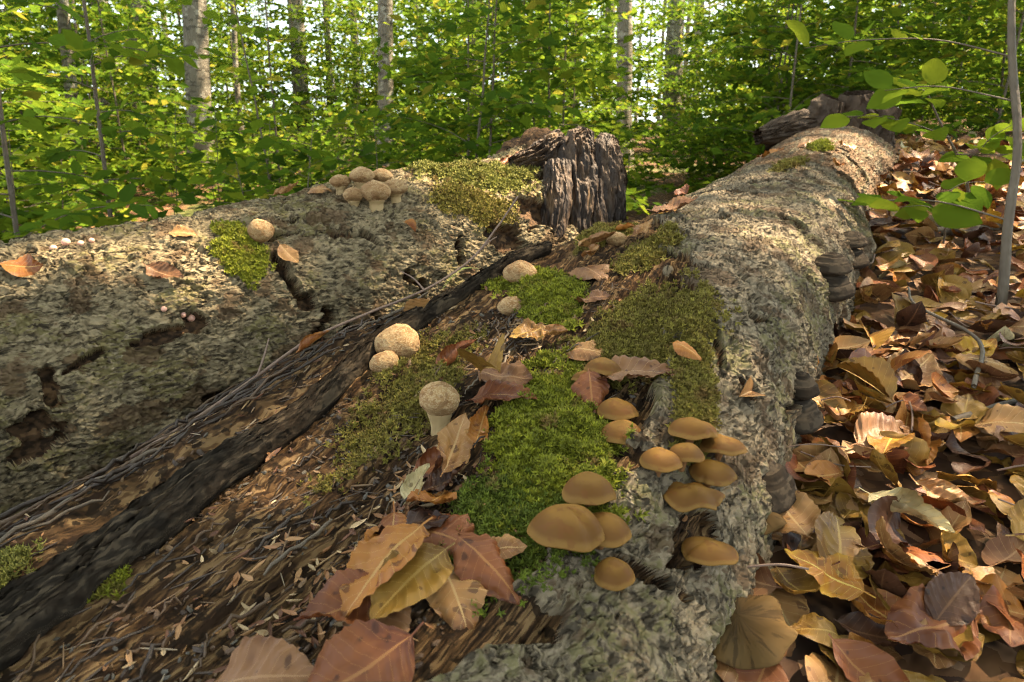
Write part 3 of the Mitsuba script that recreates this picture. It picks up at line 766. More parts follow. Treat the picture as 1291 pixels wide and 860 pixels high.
def puffball(log, s, a, width, stalk, squash, label, seed, lean=0.4, group=None):
    p, n, t, w = spot(log, s, a)
    p = p - n * 0.003
    up = unit(n * lean + np.array([0, 0, 1.0]) * (1 - lean))
    key = numbered('puffball')
    tag(key, label, 'mushroom', group)
    R = width / 2
    th = np.linspace(0.0, 2.35, 60)
    head = np.stack([np.sin(th) * (1 - 0.10 * smooth01(1.6, 2.35, th)), squash * np.cos(th)], 1) * R
    zc = stalk + squash * R * 0.62
    head[:, 1] += zc
    r = np.random.default_rng(seed)
    j1, j2, j3 = r.random(3) * 6.28
    mesh = lathe(head, 96, seed, lambda an, rr: (1 + 0.035 * np.cos(2 * an + j1) + 0.025 * np.cos(3 * an + j2), 0.02 * R * np.cos(2 * an + j3) + 0 * rr), 0.0, 1)
    v = mesh[0]
    d = unit(v - [0, 0, zc])
    warts = np.clip(nz(v + seed, 620, 1, seed) * 2 + 0.1, -0.3, 1)
    v = v + d * (0.018 * R * warts + 0.20 * R * nz(v / R + seed, 1.4, 2, seed) + 0.05 * R * nz(v / R + seed, 4, 2, seed) + 0.012 * R * nz(v, 230, 2, seed))[:, None]
    m = place(p, frame(up, t))
    scene[f'{key}__head'] = solid((v, mesh[1], mesh[2]), 'm_puffball', m)
    z1 = head[-1, 1] + 0.02 * R
    foot = [(0.05 * R, -0.008), (0.50 * R, -0.008), (0.47 * R, 0.25 * z1), (0.50 * R, 0.55 * z1), (0.60 * R, 0.85 * z1), (head[-1, 0] * 0.98, z1), (head[-1, 0] * 0.9, z1 + 0.03 * R)]
    scene[f'{key}__stalk'] = solid(lathe(bend(foot, 5), 40, seed + 1, None, 0.05 * R, 0.8 / R), 'm_puff_stalk', m)
    return key


for i, (log, s, a, w, stalk, sq, lean, label) in enumerate([
    (R_, 0.602, -53.0, 0.055, 0.004, 0.82, 0.25, 'largest warty beige puffball on the right log, beside the long twig'),
    (R_, 0.566, -51.5, 0.035, 0.001, 0.75, 0.4, 'small beige puffball touching the front left of the largest one'),
    (R_, 0.490, -25.0, 0.040, 0.026, 0.84, 0.15, 'beige puffball on a tall pale stalk, beside the folded ochre leaf'),
    (R_, 0.826, -47.5, 0.048, 0.002, 0.78, 0.3, 'flattened beige puffball at the top edge of the moss, behind a smaller one'),
    (R_, 0.752, -42.5, 0.038, 0.001, 0.76, 0.3, 'beige puffball in the moss, in front of the flattened one'),
    (R_, 0.996, -32.0, 0.032, 0.002, 0.75, 0.3, 'farthest small puffball of the right log, set between curled leaves'),
    (L_, 0.322, 33.5, 0.041, 0.004, 0.95, 0.9, 'lone round puffball on the left log beside its moss patch'),
    (L_, 0.518, 25.0, 0.038, 0.016, 0.72, 0.2, 'leftmost puffball of the clump on the left log'),
    (L_, 0.552, 30.0, 0.054, 0.016, 0.72, 0.2, 'front middle puffball of the clump, the broadest one'),
    (L_, 0.596, 29.0, 0.045, 0.012, 0.66, 0.2, 'rightmost puffball of the clump on the left log'),
    (L_, 0.560, 16.0, 0.048, 0.020, 0.66, 0.2, 'puffball at the middle back of the clump on the left log'),
    (L_, 0.528, 10.0, 0.038, 0.014, 0.64, 0.2, 'rear left puffball of the clump, rising behind the leftmost one'),
    (L_, 0.605, 16.0, 0.042, 0.018, 0.66, 0.2, 'rear right puffball of the clump on the left log'),
]):
    puffball(log, s, a, w, stalk, sq, label, 40 + i, lean, 'puffballs growing on the logs')

for i, (s, a, w, label) in enumerate([
    (0.166, 58.5, 0.010, 'left one of two touching pink slime mould balls on the left log'), (0.178, 60.0, 0.0115, 'right one of two touching pink slime mould balls on the left log'),
    (0.142, 55.5, 0.008, 'tiny single pink slime mould ball left of the touching pair'), (0.050, 16.5, 0.010, 'leftmost pink slime mould ball of the row along the left crest'),
    (0.066, 17.0, 0.012, 'largest pink slime mould ball of the row, second from its left'), (0.084, 16.5, 0.009, 'pink slime mould ball, third from the left in the row along the crest'),
    (0.098, 17.0, 0.008, 'rightmost pink slime mould ball of the row along the left crest')]):
    p, n, t, w_ = spot(L_, s, a)
    th = np.linspace(0, 2.75, 18)
    key = numbered('slime_mould')
    scene[key] = solid(lathe(np.stack([np.sin(th), np.cos(th) * 0.9 + 0.7], 1) * w / 2, 24, i, None, 0.08 * w, 1.2 / w), 'm_pink', place(p, frame(n, t)))
    tag(key, label, 'slime mould', 'pink slime mould balls on the left log')


def brown_cap(p, n, width, height, dome, tilt_to, tilt, label, seed, lobes=(0, 0), cleft=None, group='smooth brown caps on the right log', cap='m_cap'):
    """A gilled mushroom: cap (> gills), stem; tipped by tilt degrees towards tilt_to."""
    r = np.random.default_rng(seed)
    up = unit(np.array([0, 0, 1.0]) + math.tan(math.radians(tilt)) * unit(tilt_to))
    key = numbered('brown_mushroom')
    tag(key, label, 'mushroom', group)
    R = width / 2
    x = np.linspace(0, 1, 30)
    top = np.stack([x, 1.22 * dome * np.clip(1 - x ** 2.1, 0, 1) ** 0.72], 1)
    top = np.vstack([top, [[1.0, -0.022], [0.985, -0.040], [0.955, -0.035]]]) * R
    j = r.random(4) * 6.28

    def lobe(an, rr):
        k = 1 + 0.03 * np.cos(2 * an + j[0]) + 0.022 * np.cos(3 * an + j[1]) + lobes[0] * np.cos(lobes[1] * an + j[2])
        dz = R * (rr / R) ** 2 * (0.05 * np.cos(2 * an + j[3]) + 0.03 * np.cos(5 * an + j[1]) + 1.4 * lobes[0] * np.cos(lobes[1] * an + j[0]))
        if cleft is not None:
            g = np.exp(-((np.angle(np.exp(1j * (an - cleft)))) / 0.22) ** 2)
            k = k - 0.13 * g * (rr / R)
            dz = dz - 0.22 * R * g * np.clip(rr / R, 0, 1) ** 0.8 * (1 - 0.5 * (rr / R) ** 2)
        nick = np.exp(-((np.angle(np.exp(1j * (an - j[2] * 1.7)))) / 0.10) ** 2) * smooth01(0.72, 1.0, rr / R)
        return k - 0.10 * nick + 0 * rr, dz - 0.10 * R * np.exp(-((rr / R - 0.35) / 0.3) ** 2) * (1 + np.cos(an - j[1])) * 0.5

    o = p + up * height
    m = place(o, frame(up, [0.3, 0.9, 0.1]))
    scene[f'{key}__cap'] = solid(lathe(top, 72, seed, lobe, 0.05 * R, 1.1 / R), cap, m)
    und = np.array([(0.955, -0.035), (0.88, 0.04 * dome), (0.6, 0.22 * dome), (0.16, 0.25 * dome), (0.10, 0.2 * dome)]) * R
    scene[f'{key}__cap__gills'] = solid(lathe(bend(und, 5), 72, seed, lobe, 0.0), 'm_gills', m)
    foot = p - n * 0.012 - np.array([0, 0, 0.012])
    mid = (foot + o) / 2 + unit(np.cross(up, [1, 0.3, 0])) * 0.002
    sv, sf = tube(bend([foot, mid, o + up * R * dome * 0.3], 6), np.linspace(0.075, 0.10, 13) * R * 1.25 + 0.001, 12, seed, 0.08)
    scene[f'{key}__stem'] = mikit.ply((sv, sf), 'm_stem', True)
    return key


AWAY = np.array([0.25, 0.95, 0.0])       # up the slope of the log
for i, (s, a, w, hgt, dome, tl, lob, clf, label) in enumerate([
    (0.625, 9.0, 0.040, 0.020, 0.62, 8, (0, 0), None, 'uppermost brown cap, left of the large pinkish mauve leaf'),
    (0.605, 5.0, 0.022, 0.013, 0.75, 4, (0, 0), None, 'small round brown cap tucked under the uppermost one'),
    (0.578, 21.0, 0.040, 0.012, 0.62, 22, (0, 0), None, 'brown cap under the pinkish mauve leaf, the upper of two'),
    (0.550, 26.0, 0.041, 0.010, 0.60, 24, (0, 0), None, 'brown cap under the pinkish mauve leaf, the lower of two'),
    (0.572, 43.0, 0.043, 0.030, 0.55, 14, (0, 0), None, 'rearmost brown cap of the large flank cluster'),
    (0.520, 39.5, 0.036, 0.020, 0.62, 18, (0, 0), None, 'leftmost brown cap of the large flank cluster'),
    (0.544, 43.5, 0.033, 0.022, 0.60, 20, (0, 0), None, 'brown cap at the centre of the large flank cluster'),
    (0.588, 50.5, 0.041, 0.028, 0.42, 26, (0.03, 3), None, 'rightmost brown cap of the large flank cluster'),
    (0.560, 51.0, 0.041, 0.020, 0.50, 28, (0, 0), None, 'brown cap below the rightmost one in the large flank cluster'),
    (0.524, 48.5, 0.052, 0.012, 0.34, 20, (0.06, 5), None, 'wavy edged brown cap at the bottom of the large flank cluster'),
    (0.494, 57.0, 0.043, 0.012, 0.40, 24, (0.03, 3), 2.0, 'single brown cap low on the flank below the large cluster'),
    (0.438, 31.5, 0.042, 0.026, 0.70, 12, (0, 0), None, 'topmost brown cap of the foreground cluster of four'),
    (0.400, 32.0, 0.055, 0.022, 0.60, 24, (0, 0), -2.0, 'broadest brown cap of the foreground four, with a cleft at its front'),
    (0.424, 38.0, 0.040, 0.022, 0.62, 22, (0, 0), None, 'brown cap at the right of the foreground four'),
    (0.404, 42.5, 0.030, 0.008, 0.72, 34, (0, 0), None, 'lowest brown cap of the foreground four, hanging under the others'),
]):
    p, n, t, w_ = spot(R_, s - 0.010, a - 0.5)
    brown_cap(p, n, w, 0.78 * hgt, dome, AWAY, 15 - 0.4 * tl, label, 300 + i, lob, clf)
for i, (x, y, w, hgt, dome, tl, lob, label) in enumerate([
    (0.180, 0.468, 0.088, 0.030, 0.14, 8, (0.05, 7), 'wide flat wavy olive brown cap on the litter at the foot of the right log'),
    (0.232, 0.600, 0.062, 0.040, 0.22, 14, (0.05, 5), 'ragged olive brown cap behind the wide flat one at the log foot'),
]):
    brown_cap(np.array([x, y, ground_z(x, y)]), np.array([0, 0, 1.0]), w, hgt, dome, np.array([0.1, -1, 0]), tl, label, 340 + i, lob, None, None, 'm_olive_cap')


def bracket(log, s, a, layers, label, seed):
    """A hoof shaped bracket: one part for each year's layer, a pore face under each."""
    p, n, t, w = spot(log, s, a)
    out = unit(np.array([n[0], n[1], 0.05]))
    key = numbered('bracket_fungus')
    tag(key, label, 'bracket fungus', 'dark bracket fungi on the right log')
    z = 0.0
    for k, (width, thick, dz) in enumerate(layers):
        R = width / 2
        x = np.linspace(0, 1, 40)
        top = np.stack([x, thick * (1 - x ** 2.6) + 0.045 * thick * np.sin(x * 26 + seed + k) * (x > 0.15) + 0.03], 1)
        rim = np.array([[1.02, -0.05], [0.99, -0.16], [0.90, -0.22]])
        prof = np.vstack([top, rim]) * R
        m = place(p + np.array([0, 0, dz]) - n * 0.35 * R, np.stack([out, np.cross([0, 0, 1.0], out), [0, 0, 1.0]], 1) @ np.diag([1.05, 1.0, 1.0]))
        lob = (lambda an, rr: (1 + 0.05 * np.cos(3 * an + seed) + 0.03 * np.cos(5 * an + 2 * seed), 0.02 * R * np.cos(3 * an) + 0 * rr))
        lay = part(key, 'layer', solid(lathe(prof, 56, seed + k, lob, 0.10 * R, 1.6 / R), 'm_bracket', m))
        und = np.array([(0.90, -0.22), (0.6, -0.15), (0.0, -0.12)]) * R
        scene[f'{lay}__pores'] = solid(lathe(bend(und, 6), 56, seed + k, lob, 0.0), 'm_pores', m)
    return key


bracket(R_, 1.140, 62, [(0.082, 0.75, -0.004), (0.06, 0.75, 0.030)], 'double layered black bracket on the middle of the right flank', 3)
bracket(R_, 1.45, 64, [(0.080, 0.7, -0.02), (0.06, 0.7, 0.016)], 'grey double bracket farthest along the right flank', 5)
bracket(R_, 0.820, 70, [(0.070, 0.8, -0.02), (0.045, 0.9, 0.015)], 'lumpy black bracket in the middle of the flank near the bark cracks', 9)
bracket(R_, 0.66, 68, [(0.080, 0.85, -0.01)], 'striped black bracket nearest the large brown cluster', 11)

# ---------------------------------------------------------------- moss, splinters, crumbs, the twig
scene['m_moss'] = {'type': 'twosided', 'bsdf': {'type': 'principled', 'base_color': VC, 'roughness': 0.75, 'specular': 0.2, 'sheen': 0.2}}


def moss_shoot(seed):
    """One shoot: a whorl of pointed leaflets round a short stem."""
    r = np.random.default_rng(seed)
    v, f = [], []
    for ring, (z, ln, el) in enumerate([(0.15, 0.85, 0.30), (0.6, 0.70, 0.95)]):
        for k in range(4):
            an = k * math.pi / 2 + ring * 0.7 + r.random() * 0.6
            d = np.array([math.cos(an) * math.cos(el), math.sin(an) * math.cos(el), math.sin(el)])
            side = np.array([-math.sin(an), math.cos(an), 0]) * 0.15
            o = np.array([0, 0, z])
            b = len(v)
            v += [o + side * 1.3, o + d * ln, o - side * 1.3]
            f += [[b, b + 1, b + 2]]
    return np.array(v), np.array(f)


SHOOT = moss_shoot(3)
MOSS = {'bright': ((0.24, 0.255, 0.020), (0.10, 0.11, 0.014)), 'deep': ((0.13, 0.165, 0.018), (0.06, 0.08, 0.012)), 'olive': ((0.21, 0.185, 0.035), (0.11, 0.085, 0.022)), 'pale': ((0.22, 0.22, 0.05), (0.12, 0.12, 0.03))}
for i, (log, s0, a0, hs, hw, tilt, high, count, size, tone, label) in enumerate([
    (R_, 0.512, 8, 0.125, 0.056, -34, 0.016, 15000, 0.0046, 'bright', 'thick bright green moss cushion running down the middle of the right log'),
    (R_, 0.425, 16, 0.075, 0.050, -20, 0.008, 5000, 0.0040, 'deep', 'dark olive green moss below the thick cushion, beside the foreground brown caps'),
    (R_, 0.785, -36, 0.085, 0.040, -30, 0.013, 6500, 0.0052, 'bright', 'green moss round the two puffballs at the top of the right log'),
    (R_, 0.945, -12, 0.060, 0.030, 10, 0.008, 2500, 0.0052, 'olive', 'yellowish moss patch at the upper edge of the grey bark'),
    (R_, 1.055, -40, 0.080, 0.022, 0, 0.008, 2000, 0.0055, 'olive', 'low olive moss behind the bowl shaped leaf'),
    (R_, 0.720, 10, 0.100, 0.062, 10, 0.007, 7500, 0.0042, 'olive', 'thin yellowish brown moss felt above the uppermost brown cap'),
    (R_, 0.640, 34, 0.075, 0.022, -20, 0.006, 2600, 0.0040, 'olive', 'thin moss felt at the bark edge right of the brown caps'),
    (R_, 0.540, -40, 0.120, 0.032, -8, 0.005, 3600, 0.0040, 'olive', 'sparse brownish moss on the bare wood below the largest puffball'),
    (R_, 0.218, -48, 0.018, 0.012, 0, 0.006, 500, 0.0042, 'bright', 'small bright green moss tuft on the dark ridge of wood'),
    (R_, 0.170, -62, 0.045, 0.012, 10, 0.006, 700, 0.0040, 'pale', 'pale green moss left of the dark ridge at the left picture edge'),
    (R_, 2.200, 12, 0.090, 0.030, 0, 0.012, 1100, 0.0075, 'bright', 'green moss on the farthest top of the right log'),
    (R_, 1.860, 6, 0.100, 0.020, 10, 0.008, 900, 0.0070, 'olive', 'olive moss streak along the far crest of the right log'),
    (L_, 0.282, 37, 0.036, 0.060, 10, 0.009, 4200, 0.0050, 'bright', 'yellow green moss patch on the left log beside the lone puffball'),
    (L_, 0.850, 22, 0.130, 0.045, 15, 0.012, 4200, 0.0065, 'pale', 'pale sunlit moss on the far shoulder of the left log'),
    (L_, 0.760, 42, 0.080, 0.035, 20, 0.006, 1800, 0.0060, 'olive', 'thin olive moss on the side of the left log under the sunlit moss'),
]):
    r = np.random.default_rng(800 + i)
    c, k = math.cos(math.radians(tilt)), math.sin(math.radians(tilt))
    x, y = r.uniform(-2.1, 2.1, count * 7), r.uniform(-2.1, 2.1, count * 7)
    s, w = s0 + x * hs * c - y * hw * k, a0 * DEG + x * hs * k + y * hw * c
    p, n, d = log.point(s, w / DEG)
    inner = 1 - np.sqrt(x * x + y * y) + 1.1 * nz(p, 26, 3, 820 + i) + 0.5 * nz(p, 90, 2, 821 + i)
    on = np.where(r.random(len(inner)) < smooth01(-0.28 if tone == 'bright' else -0.5, 0.35 if tone == 'bright' else 0.6, inner) ** 1.5)[0][:int(0.9 * count)]
    out = (n * (p - np.stack([*log.base(s, 0 * s)[:, :2].T, log.base(s, 0 * s)[:, 2] - 0.25], -1))).sum(1, keepdims=True)
    n = np.where(out < 0, -n, n)
    p, n, inner = p[on], n[on], np.clip(inner[on], 0.01, 0.6)
    lump = np.clip(0.5 + 3.0 * nz(p, 60, 2, 840 + i), 0.05, 1.4)
    depth = high * np.sqrt(inner / 0.6) * lump
    o = p + n * (depth * r.random((len(p))) ** 0.45)[:, None]
    dead = smooth01(0.10, 0.28, nz(p, 60, 3, 860 + i))
    cc = lerp(MOSS[tone][1], MOSS[tone][0], r.random(len(p)))
    cc = lerp(cc, np.array([0.16, 0.105, 0.035]), dead) * (0.8 + 0.4 * r.random((len(p), 1)))
    mv, mf, mc = scatter(SHOOT, o, random_rots(r, len(p), 0.5, n), size * 1.25 * (0.7 + 0.8 * r.random(len(p))), cc)
    key = numbered('moss')
    scene[key] = mikit.ply((mv, mf), 'm_moss', False, color=mc)
    tag(key, label, 'moss', None, 'stuff')

# a feathery sprig of another moss above the ridge
p, n, t, w = spot(R_, 0.800, -60)
fv, ff = [], []
for i, q in enumerate(np.linspace(0, 1, 34)):
    c = p + n * 0.028 + t * (q * 0.085 - 0.035) + np.array([0, 0, 0.012 * math.sin(q * 3.1)])
    for sd in (-1, 1):
        ln = 0.013 * math.sin(0.25 + 2.6 * q) + 0.002
        dirn = unit(w * sd + t * 0.5 + n * 0.25)
        b = len(fv)
        fv += [c, c + dirn * ln * 0.5 + t * 0.0011, c + dirn * ln, c + dirn * ln * 0.5 - t * 0.0011]
        ff += [[b, b + 1, b + 2], [b, b + 2, b + 3]]
scene['moss_sprig'] = mikit.ply((np.array(fv), np.array(ff)), 'm_moss', False, color=np.tile([0.26, 0.27, 0.07], (len(fv), 1)))
tag('moss_sprig', 'pale green feathery moss sprig beside the dark ridge, above the twig', 'moss', None, 'stuff')

def slab(points, width_dir, widths, thick, seed, flat=2, uvs=False):
    """A plank of torn wood along a path, its edges and faces furrowed along the grain."""
    c = bend(points, 14)
    n = len(c)
    wd = np.interp(np.linspace(0, 1, n), np.linspace(0, 1, len(widths)), widths)
    u = np.concatenate([np.linspace(-1, 1, 26), np.linspace(1, -1, 26)])
    sgn = np.concatenate([np.ones(26), -np.ones(26)])
    t = unit(np.gradient(c, axis=0))
    wd3 = np.asarray(width_dir, float)
    W = unit(wd3 - t * (t * wd3).sum(1, keepdims=True))
    N = np.cross(t, W)
    q = np.stack([*np.meshgrid(np.arange(n) * 0.03, u * 1.5, indexing='ij'), np.zeros((n, 52))], -1)
    fur = 1 - 3 * np.abs(nz(q * [0.6, 1, 1] + 0.25 * nz(q, 2.5, 2, seed + 3)[..., None], 4.2, 4, seed)) + 1.2 * nz(q * [1.5, 1, 1], 9.0, 3, seed + 4)
    th = thick * (np.sqrt(np.clip(1 - np.abs(u) ** flat, 0.02, 1)) * sgn)[None] * (1 + 0.8 * fur) * (0.25 + 0.75 * np.sin(np.linspace(0.25, 1, n) * 2.9) ** 0.6)[:, None]
    v = c[:, None] + W[:, None] * (u[None] * wd[:, None] * (1 + 0.6 * nz(q * [2.5, 1, 1] + 7, 3, 3, seed + 1)))[..., None] + N[:, None] * th[..., None]
    if uvs:
        return v.reshape(-1, 3), grid_faces(n, 52, True), np.stack([np.broadcast_to((np.cumsum(np.r_[0, np.linalg.norm(np.diff(c, axis=0), axis=1)]))[:, None], (n, 52)), u[None] * wd[:, None] + 0.2 * (sgn < 0)], -1).reshape(-1, 2)
    return v.reshape(-1, 3), grid_faces(n, 52, True)


# the hard dark ridge along the left shoulder: two planks end to end
for s0, s1, w0, w1, th, lift, seed in [(-0.10, 0.395, 0.026, 0.016, 0.013, 0.010, 81), (0.388, 0.97, 0.014, 0.007, 0.011, 0.007, 82)]:
    ss = np.linspace(s0, s1, 9)
    aa = np.interp(ss, [-0.3, 0.1, 0.2, 0.36, 0.57, 0.75, 0.85, 1.0, 1.1], [-46, -47.5, -49, -52, -57, -58, -55, -52, -52])
    pb, nb_ = RIGHT.base(ss, aa), RIGHT.normal(ss, aa)
    nb_ = nb_ * np.sign(nb_[:, 2:])
    pb = pb + nb_ * (lift + 0.004 * np.sin(ss * 23))[:, None]
    wdir = np.repeat(unit(np.cross([0, 0, 1.0], [0.515, 0.857, 0.15]) + [0, 0, 0.25])[None], 14 * 8 + 1, 0)
    pv, pf, puv = slab(pb, wdir, [w0, (w0 + w1) / 2, w1], th, seed, 5, True)
    part('right_log', 'ridge_plank', mikit.ply((pv, pf), 'm_plank', True, uv=puv), 'blackened ridge of hard wood')


# long splinters of rotten wood on the slumped left shoulder: parts of the log
WOODS = {'m_splinter_dark': (0.030, 0.019, 0.012), 'm_splinter_brown': (0.075, 0.043, 0.021), 'm_splinter_grey': (0.10, 0.075, 0.050)}
for k, c in WOODS.items():
    scene[k] = bumped({'type': 'principled', 'base_color': {'type': 'rgb', 'value': list(c)}, 'roughness': 0.6}, lambda p, n, uv: fbm(p.x * 350, p.y * 350, p.z * 350, 2), 0.0012)


def splinter(r, log, s, a, length, rad, lift, drift):
    q = np.linspace(0, 1, 9)
    ss, aa = s + (q - 0.5) * length, a + drift * (q - 0.5) + np.cumsum(r.normal(0, 0.5, 9))
    p, n, _ = log.point(ss, aa)
    b = log.base(ss, aa)
    b = b + (p - b).mean(0) + n * (np.abs(((p - b) * n).sum(1)) * 0)[:, None]
    b = b + n * (lift + r.normal(0, 0.0018, 9))[:, None]
    return tube(b, rad * (0.35 + np.sin(np.clip(q, 0.06, 0.97) * math.pi) ** 0.5 * r.uniform(0.7, 1.2, 9)), 5, int(r.integers(1e9)), 0.3)


r = np.random.default_rng(61)
for k in range(180):
    s = 0.06 + 0.70 * r.random() ** 0.9
    a = -63 - 21 * r.random() if k < 130 else r.uniform(-44, 2)
    mv, mf = splinter(r, R_, s, a, r.uniform(0.05, 0.17) if k < 130 else r.uniform(0.015, 0.07), r.uniform(0.0008, 0.0021) * (1.0 if k < 130 else 0.7), r.uniform(0.001, 0.010), r.normal(0, 3))
    part('right_log', 'splinter', mikit.ply((mv, mf), r.choice(list(WOODS), p=[0.55, 0.33, 0.12]), True))
fine = []
for k in range(1100):
    s, a = 0.08 + 0.75 * r.random(), r.uniform(-86, 18)
    if abs(a + 52) < 6:
        continue
    q = r.uniform(0.006, 0.034)
    p, n, t, w = None, None, None, None
    fine.append((s, a, q, r.normal(0, 0.8), r.uniform(0.0004, 0.0011)))
fs = np.array(fine)
p0, n0, _ = R_.point(fs[:, 0], fs[:, 1])
t0 = unit(R_.base(fs[:, 0] + 0.01, fs[:, 1]) - R_.base(fs[:, 0], fs[:, 1]))
w0 = np.cross(n0, t0)
hd = t0 * np.cos(fs[:, 3])[:, None] + w0 * np.sin(fs[:, 3])[:, None]
nn = n0 * np.sign((n0 * [0, 0, 1]).sum(1, keepdims=True))
stick = tube(np.array([[-0.5, 0, 0], [-0.2, 0.02, 0.02], [0.2, -0.02, 0.01], [0.5, 0, 0]]), [0.6, 1, 1, 0.5], 4)
rot = np.stack([hd, np.cross(nn, hd), nn], 2)
V = np.einsum('kij,knj->kni', rot, stick[0][None] * np.stack([fs[:, 2], fs[:, 4], fs[:, 4]], 1)[:, None, :] * np.array([1, 1, 1])) + (p0 + nn * 0.0015)[:, None]
F = stick[1][None] + (np.arange(len(fs)) * len(stick[0]))[:, None, None]
cc = np.array([(0.05, 0.033, 0.022), (0.15, 0.09, 0.045), (0.30, 0.19, 0.09), (0.22, 0.17, 0.11)])[r.choice(4, len(fs), p=[0.58, 0.31, 0.05, 0.06])]
scene['m_crumb'] = {'type': 'twosided', 'bsdf': {'type': 'principled', 'base_color': VC, 'roughness': 0.65}}
part('right_log', 'wood_fibres', mikit.ply((V.reshape(-1, 3), F.reshape(-1, 3)), 'm_crumb', True, color=np.repeat(cc, len(stick[0]), 0)), None, 'stuff')

# crumbs of rotten wood
n_c = 4200
s, a = r.uniform(0.08, 0.75, n_c), r.uniform(-84, 22, n_c)
p0, n0, _ = R_.point(s, a)
nn = n0 * np.sign((n0 * [0, 0, 1]).sum(1, keepdims=True))
on = nz(p0, 20, 3, 88) > -0.03
chunk = trimesh.creation.icosahedron()
chunk_v = np.array(chunk.vertices) * [1.0, 0.55, 0.45] * np.random.default_rng(5).uniform(0.6, 1.2, (12, 1))
cc = np.array([(0.035, 0.021, 0.013), (0.085, 0.048, 0.024), (0.14, 0.082, 0.038), (0.07, 0.06, 0.045)])[r.integers(0, 4, n_c)]
cv, cf, c3 = scatter((chunk_v, np.array(chunk.faces)), (p0 + nn * 0.001)[on], random_rots(r, on.sum(), 0.5, nn[on]), r.uniform(0.0012, 0.0060, on.sum()) * r.uniform(0.5, 1, on.sum()), cc[on])
part('right_log', 'rotten_crumbs', mikit.ply((cv, cf), 'm_crumb', False, color=c3), None, 'stuff')

# bud scales and husks strewn over the bare wood
n_h = 620
s, a = np.concatenate([r.normal(0.34, 0.09, n_h // 2), r.uniform(0.1, 0.8, n_h - n_h // 2)]), np.concatenate([r.normal(-8, 10, n_h // 2), r.uniform(-80, 20, n_h - n_h // 2)])
p0, n0, _ = R_.point(s, a)
nn = n0 * np.sign((n0 * [0, 0, 1]).sum(1, keepdims=True))
husk = leaf_shape(33, 6, 5, bendx=1.0, bendy=1.6, fold=0.3, crumple=0.05, width=0.20, pleat=0, stalk=0.05)
cc = np.array([(0.36, 0.20, 0.085), (0.26, 0.125, 0.05), (0.44, 0.32, 0.18), (0.14, 0.06, 0.03)])[r.integers(0, 4, n_h)] * r.uniform(0.7, 1.2, (n_h, 1))
hv, hf, hc = scatter(husk[:2], p0 + nn * 0.003, random_rots(r, n_h, 0.35, nn), r.uniform(0.007, 0.017, n_h), cc)
scene['bud_husks'] = mikit.ply((hv, hf), 'm_crumb', True, color=hc)
tag('bud_husks', 'tan bud husks and scales strewn over the bare wood', 'husks', None, 'stuff')

# the long twig that leans across from the ridge to the left log
path = []
for s, a, lift in [(0.36, -72, 0.004), (0.44, -71, 0.006), (0.52, -70, 0.008), (0.60, -69, 0.012), (0.68, -67, 0.018), (0.75, -63, 0.030), (0.81, -58, 0.046), (0.85, -53, 0.075), (0.875, -49, 0.115)]:
    p, n, t, w = spot(R_, s, a)
    path.append(p + np.array([-0.2, -0.1, 1.0]) * lift)
path = bend(path, 6)
scene['m_twig'] = bumped({'type': 'principled', 'base_color': proc(lambda p, n, uv: mix((0.11, 0.065, 0.045), (0.22, 0.15, 0.11), fbm(p.x * 160, p.y * 160, p.z * 160, 3))), 'roughness': 0.55}, lambda p, n, uv: fbm(p.x * 500, p.y * 500, p.z * 500, 2), 0.0006)
scene['twig__stem'] = mikit.ply(tube(path, np.linspace(0.0024, 0.0013, len(path)), 8, 4, 0.12), 'm_twig', True)
for at_, dirn, ln in [(12, (0.15, 0.55, 0.75), 0.05), (30, (-0.5, 0.2, 0.35), 0.045), (38, (0.7, 0.3, 0.5), 0.03)]:
    q = path[at_]
    part('twig', 'side_twig', mikit.ply(tube(bend([q, q + unit(dirn) * ln * 0.5 + [0.002, 0, 0.003], q + unit(dirn) * ln], 4), np.linspace(0.0016, 0.0007, 9), 6), 'm_twig', True))
tag('twig', 'long thin bare twig lying along the ridge and rising towards the left log', 'twig')

# the snapped end of the left log: a hollow face of splinters and one upright slab
er = np.random.default_rng(19)
ends = []
P_end = LEFT.base(np.full(181, 1.165), np.linspace(-180, 180, 181))
P_end = P_end + LEFT.normal(np.full(181, 1.165), np.linspace(-180, 180, 181)) * 0
c_end = P_end.mean(0)
axis = np.array([0.697, 0.717, 0.12])
rad = np.linspace(0, 1, 40)[:, None, None]
face = c_end + (P_end - c_end)[None] * rad
u = np.linspace(-180, 180, 181)
jag = 0.10 * (nz(np.stack([np.cos(np.radians(u))[None] * rad[..., 0] * 9, np.sin(np.radians(u))[None] * rad[..., 0] * 9, 0 * rad[..., 0] + 0 * u[None]], -1), 1.0, 4, 5)) - 0.10 * (1 - rad[..., 0] ** 3)
face = face + axis * (jag + 0.02)[..., None]
scene['m_splintered'] = bumped({'type': 'principled', 'base_color': proc(lambda p, n, uv: mix(mix((0.020, 0.012, 0.008), (0.055, 0.032, 0.016), smoothstep(0.35, 0.7, fbm(p.x * 60, p.y * 60, p.z * 14, 3))), (0.12, 0.072, 0.034), smoothstep(0.62, 0.75, fbm(p.x * 34 + 9, p.y * 34, p.z * 8, 3)))), 'roughness': 0.7},
                               lambda p, n, uv: fbm(p.x * 170, p.y * 170, p.z * 25, 3), 0.010, 1e-3)
part('left_log', 'broken_end', mikit.ply((face.reshape(-1, 3), grid_faces(40, 181)), 'm_splintered', True))


def at_end(s, a, out=0.0):
    return LEFT.base(np.array([s]), np.array([a]))[0] * 1.0 + np.array([0, 0, out])


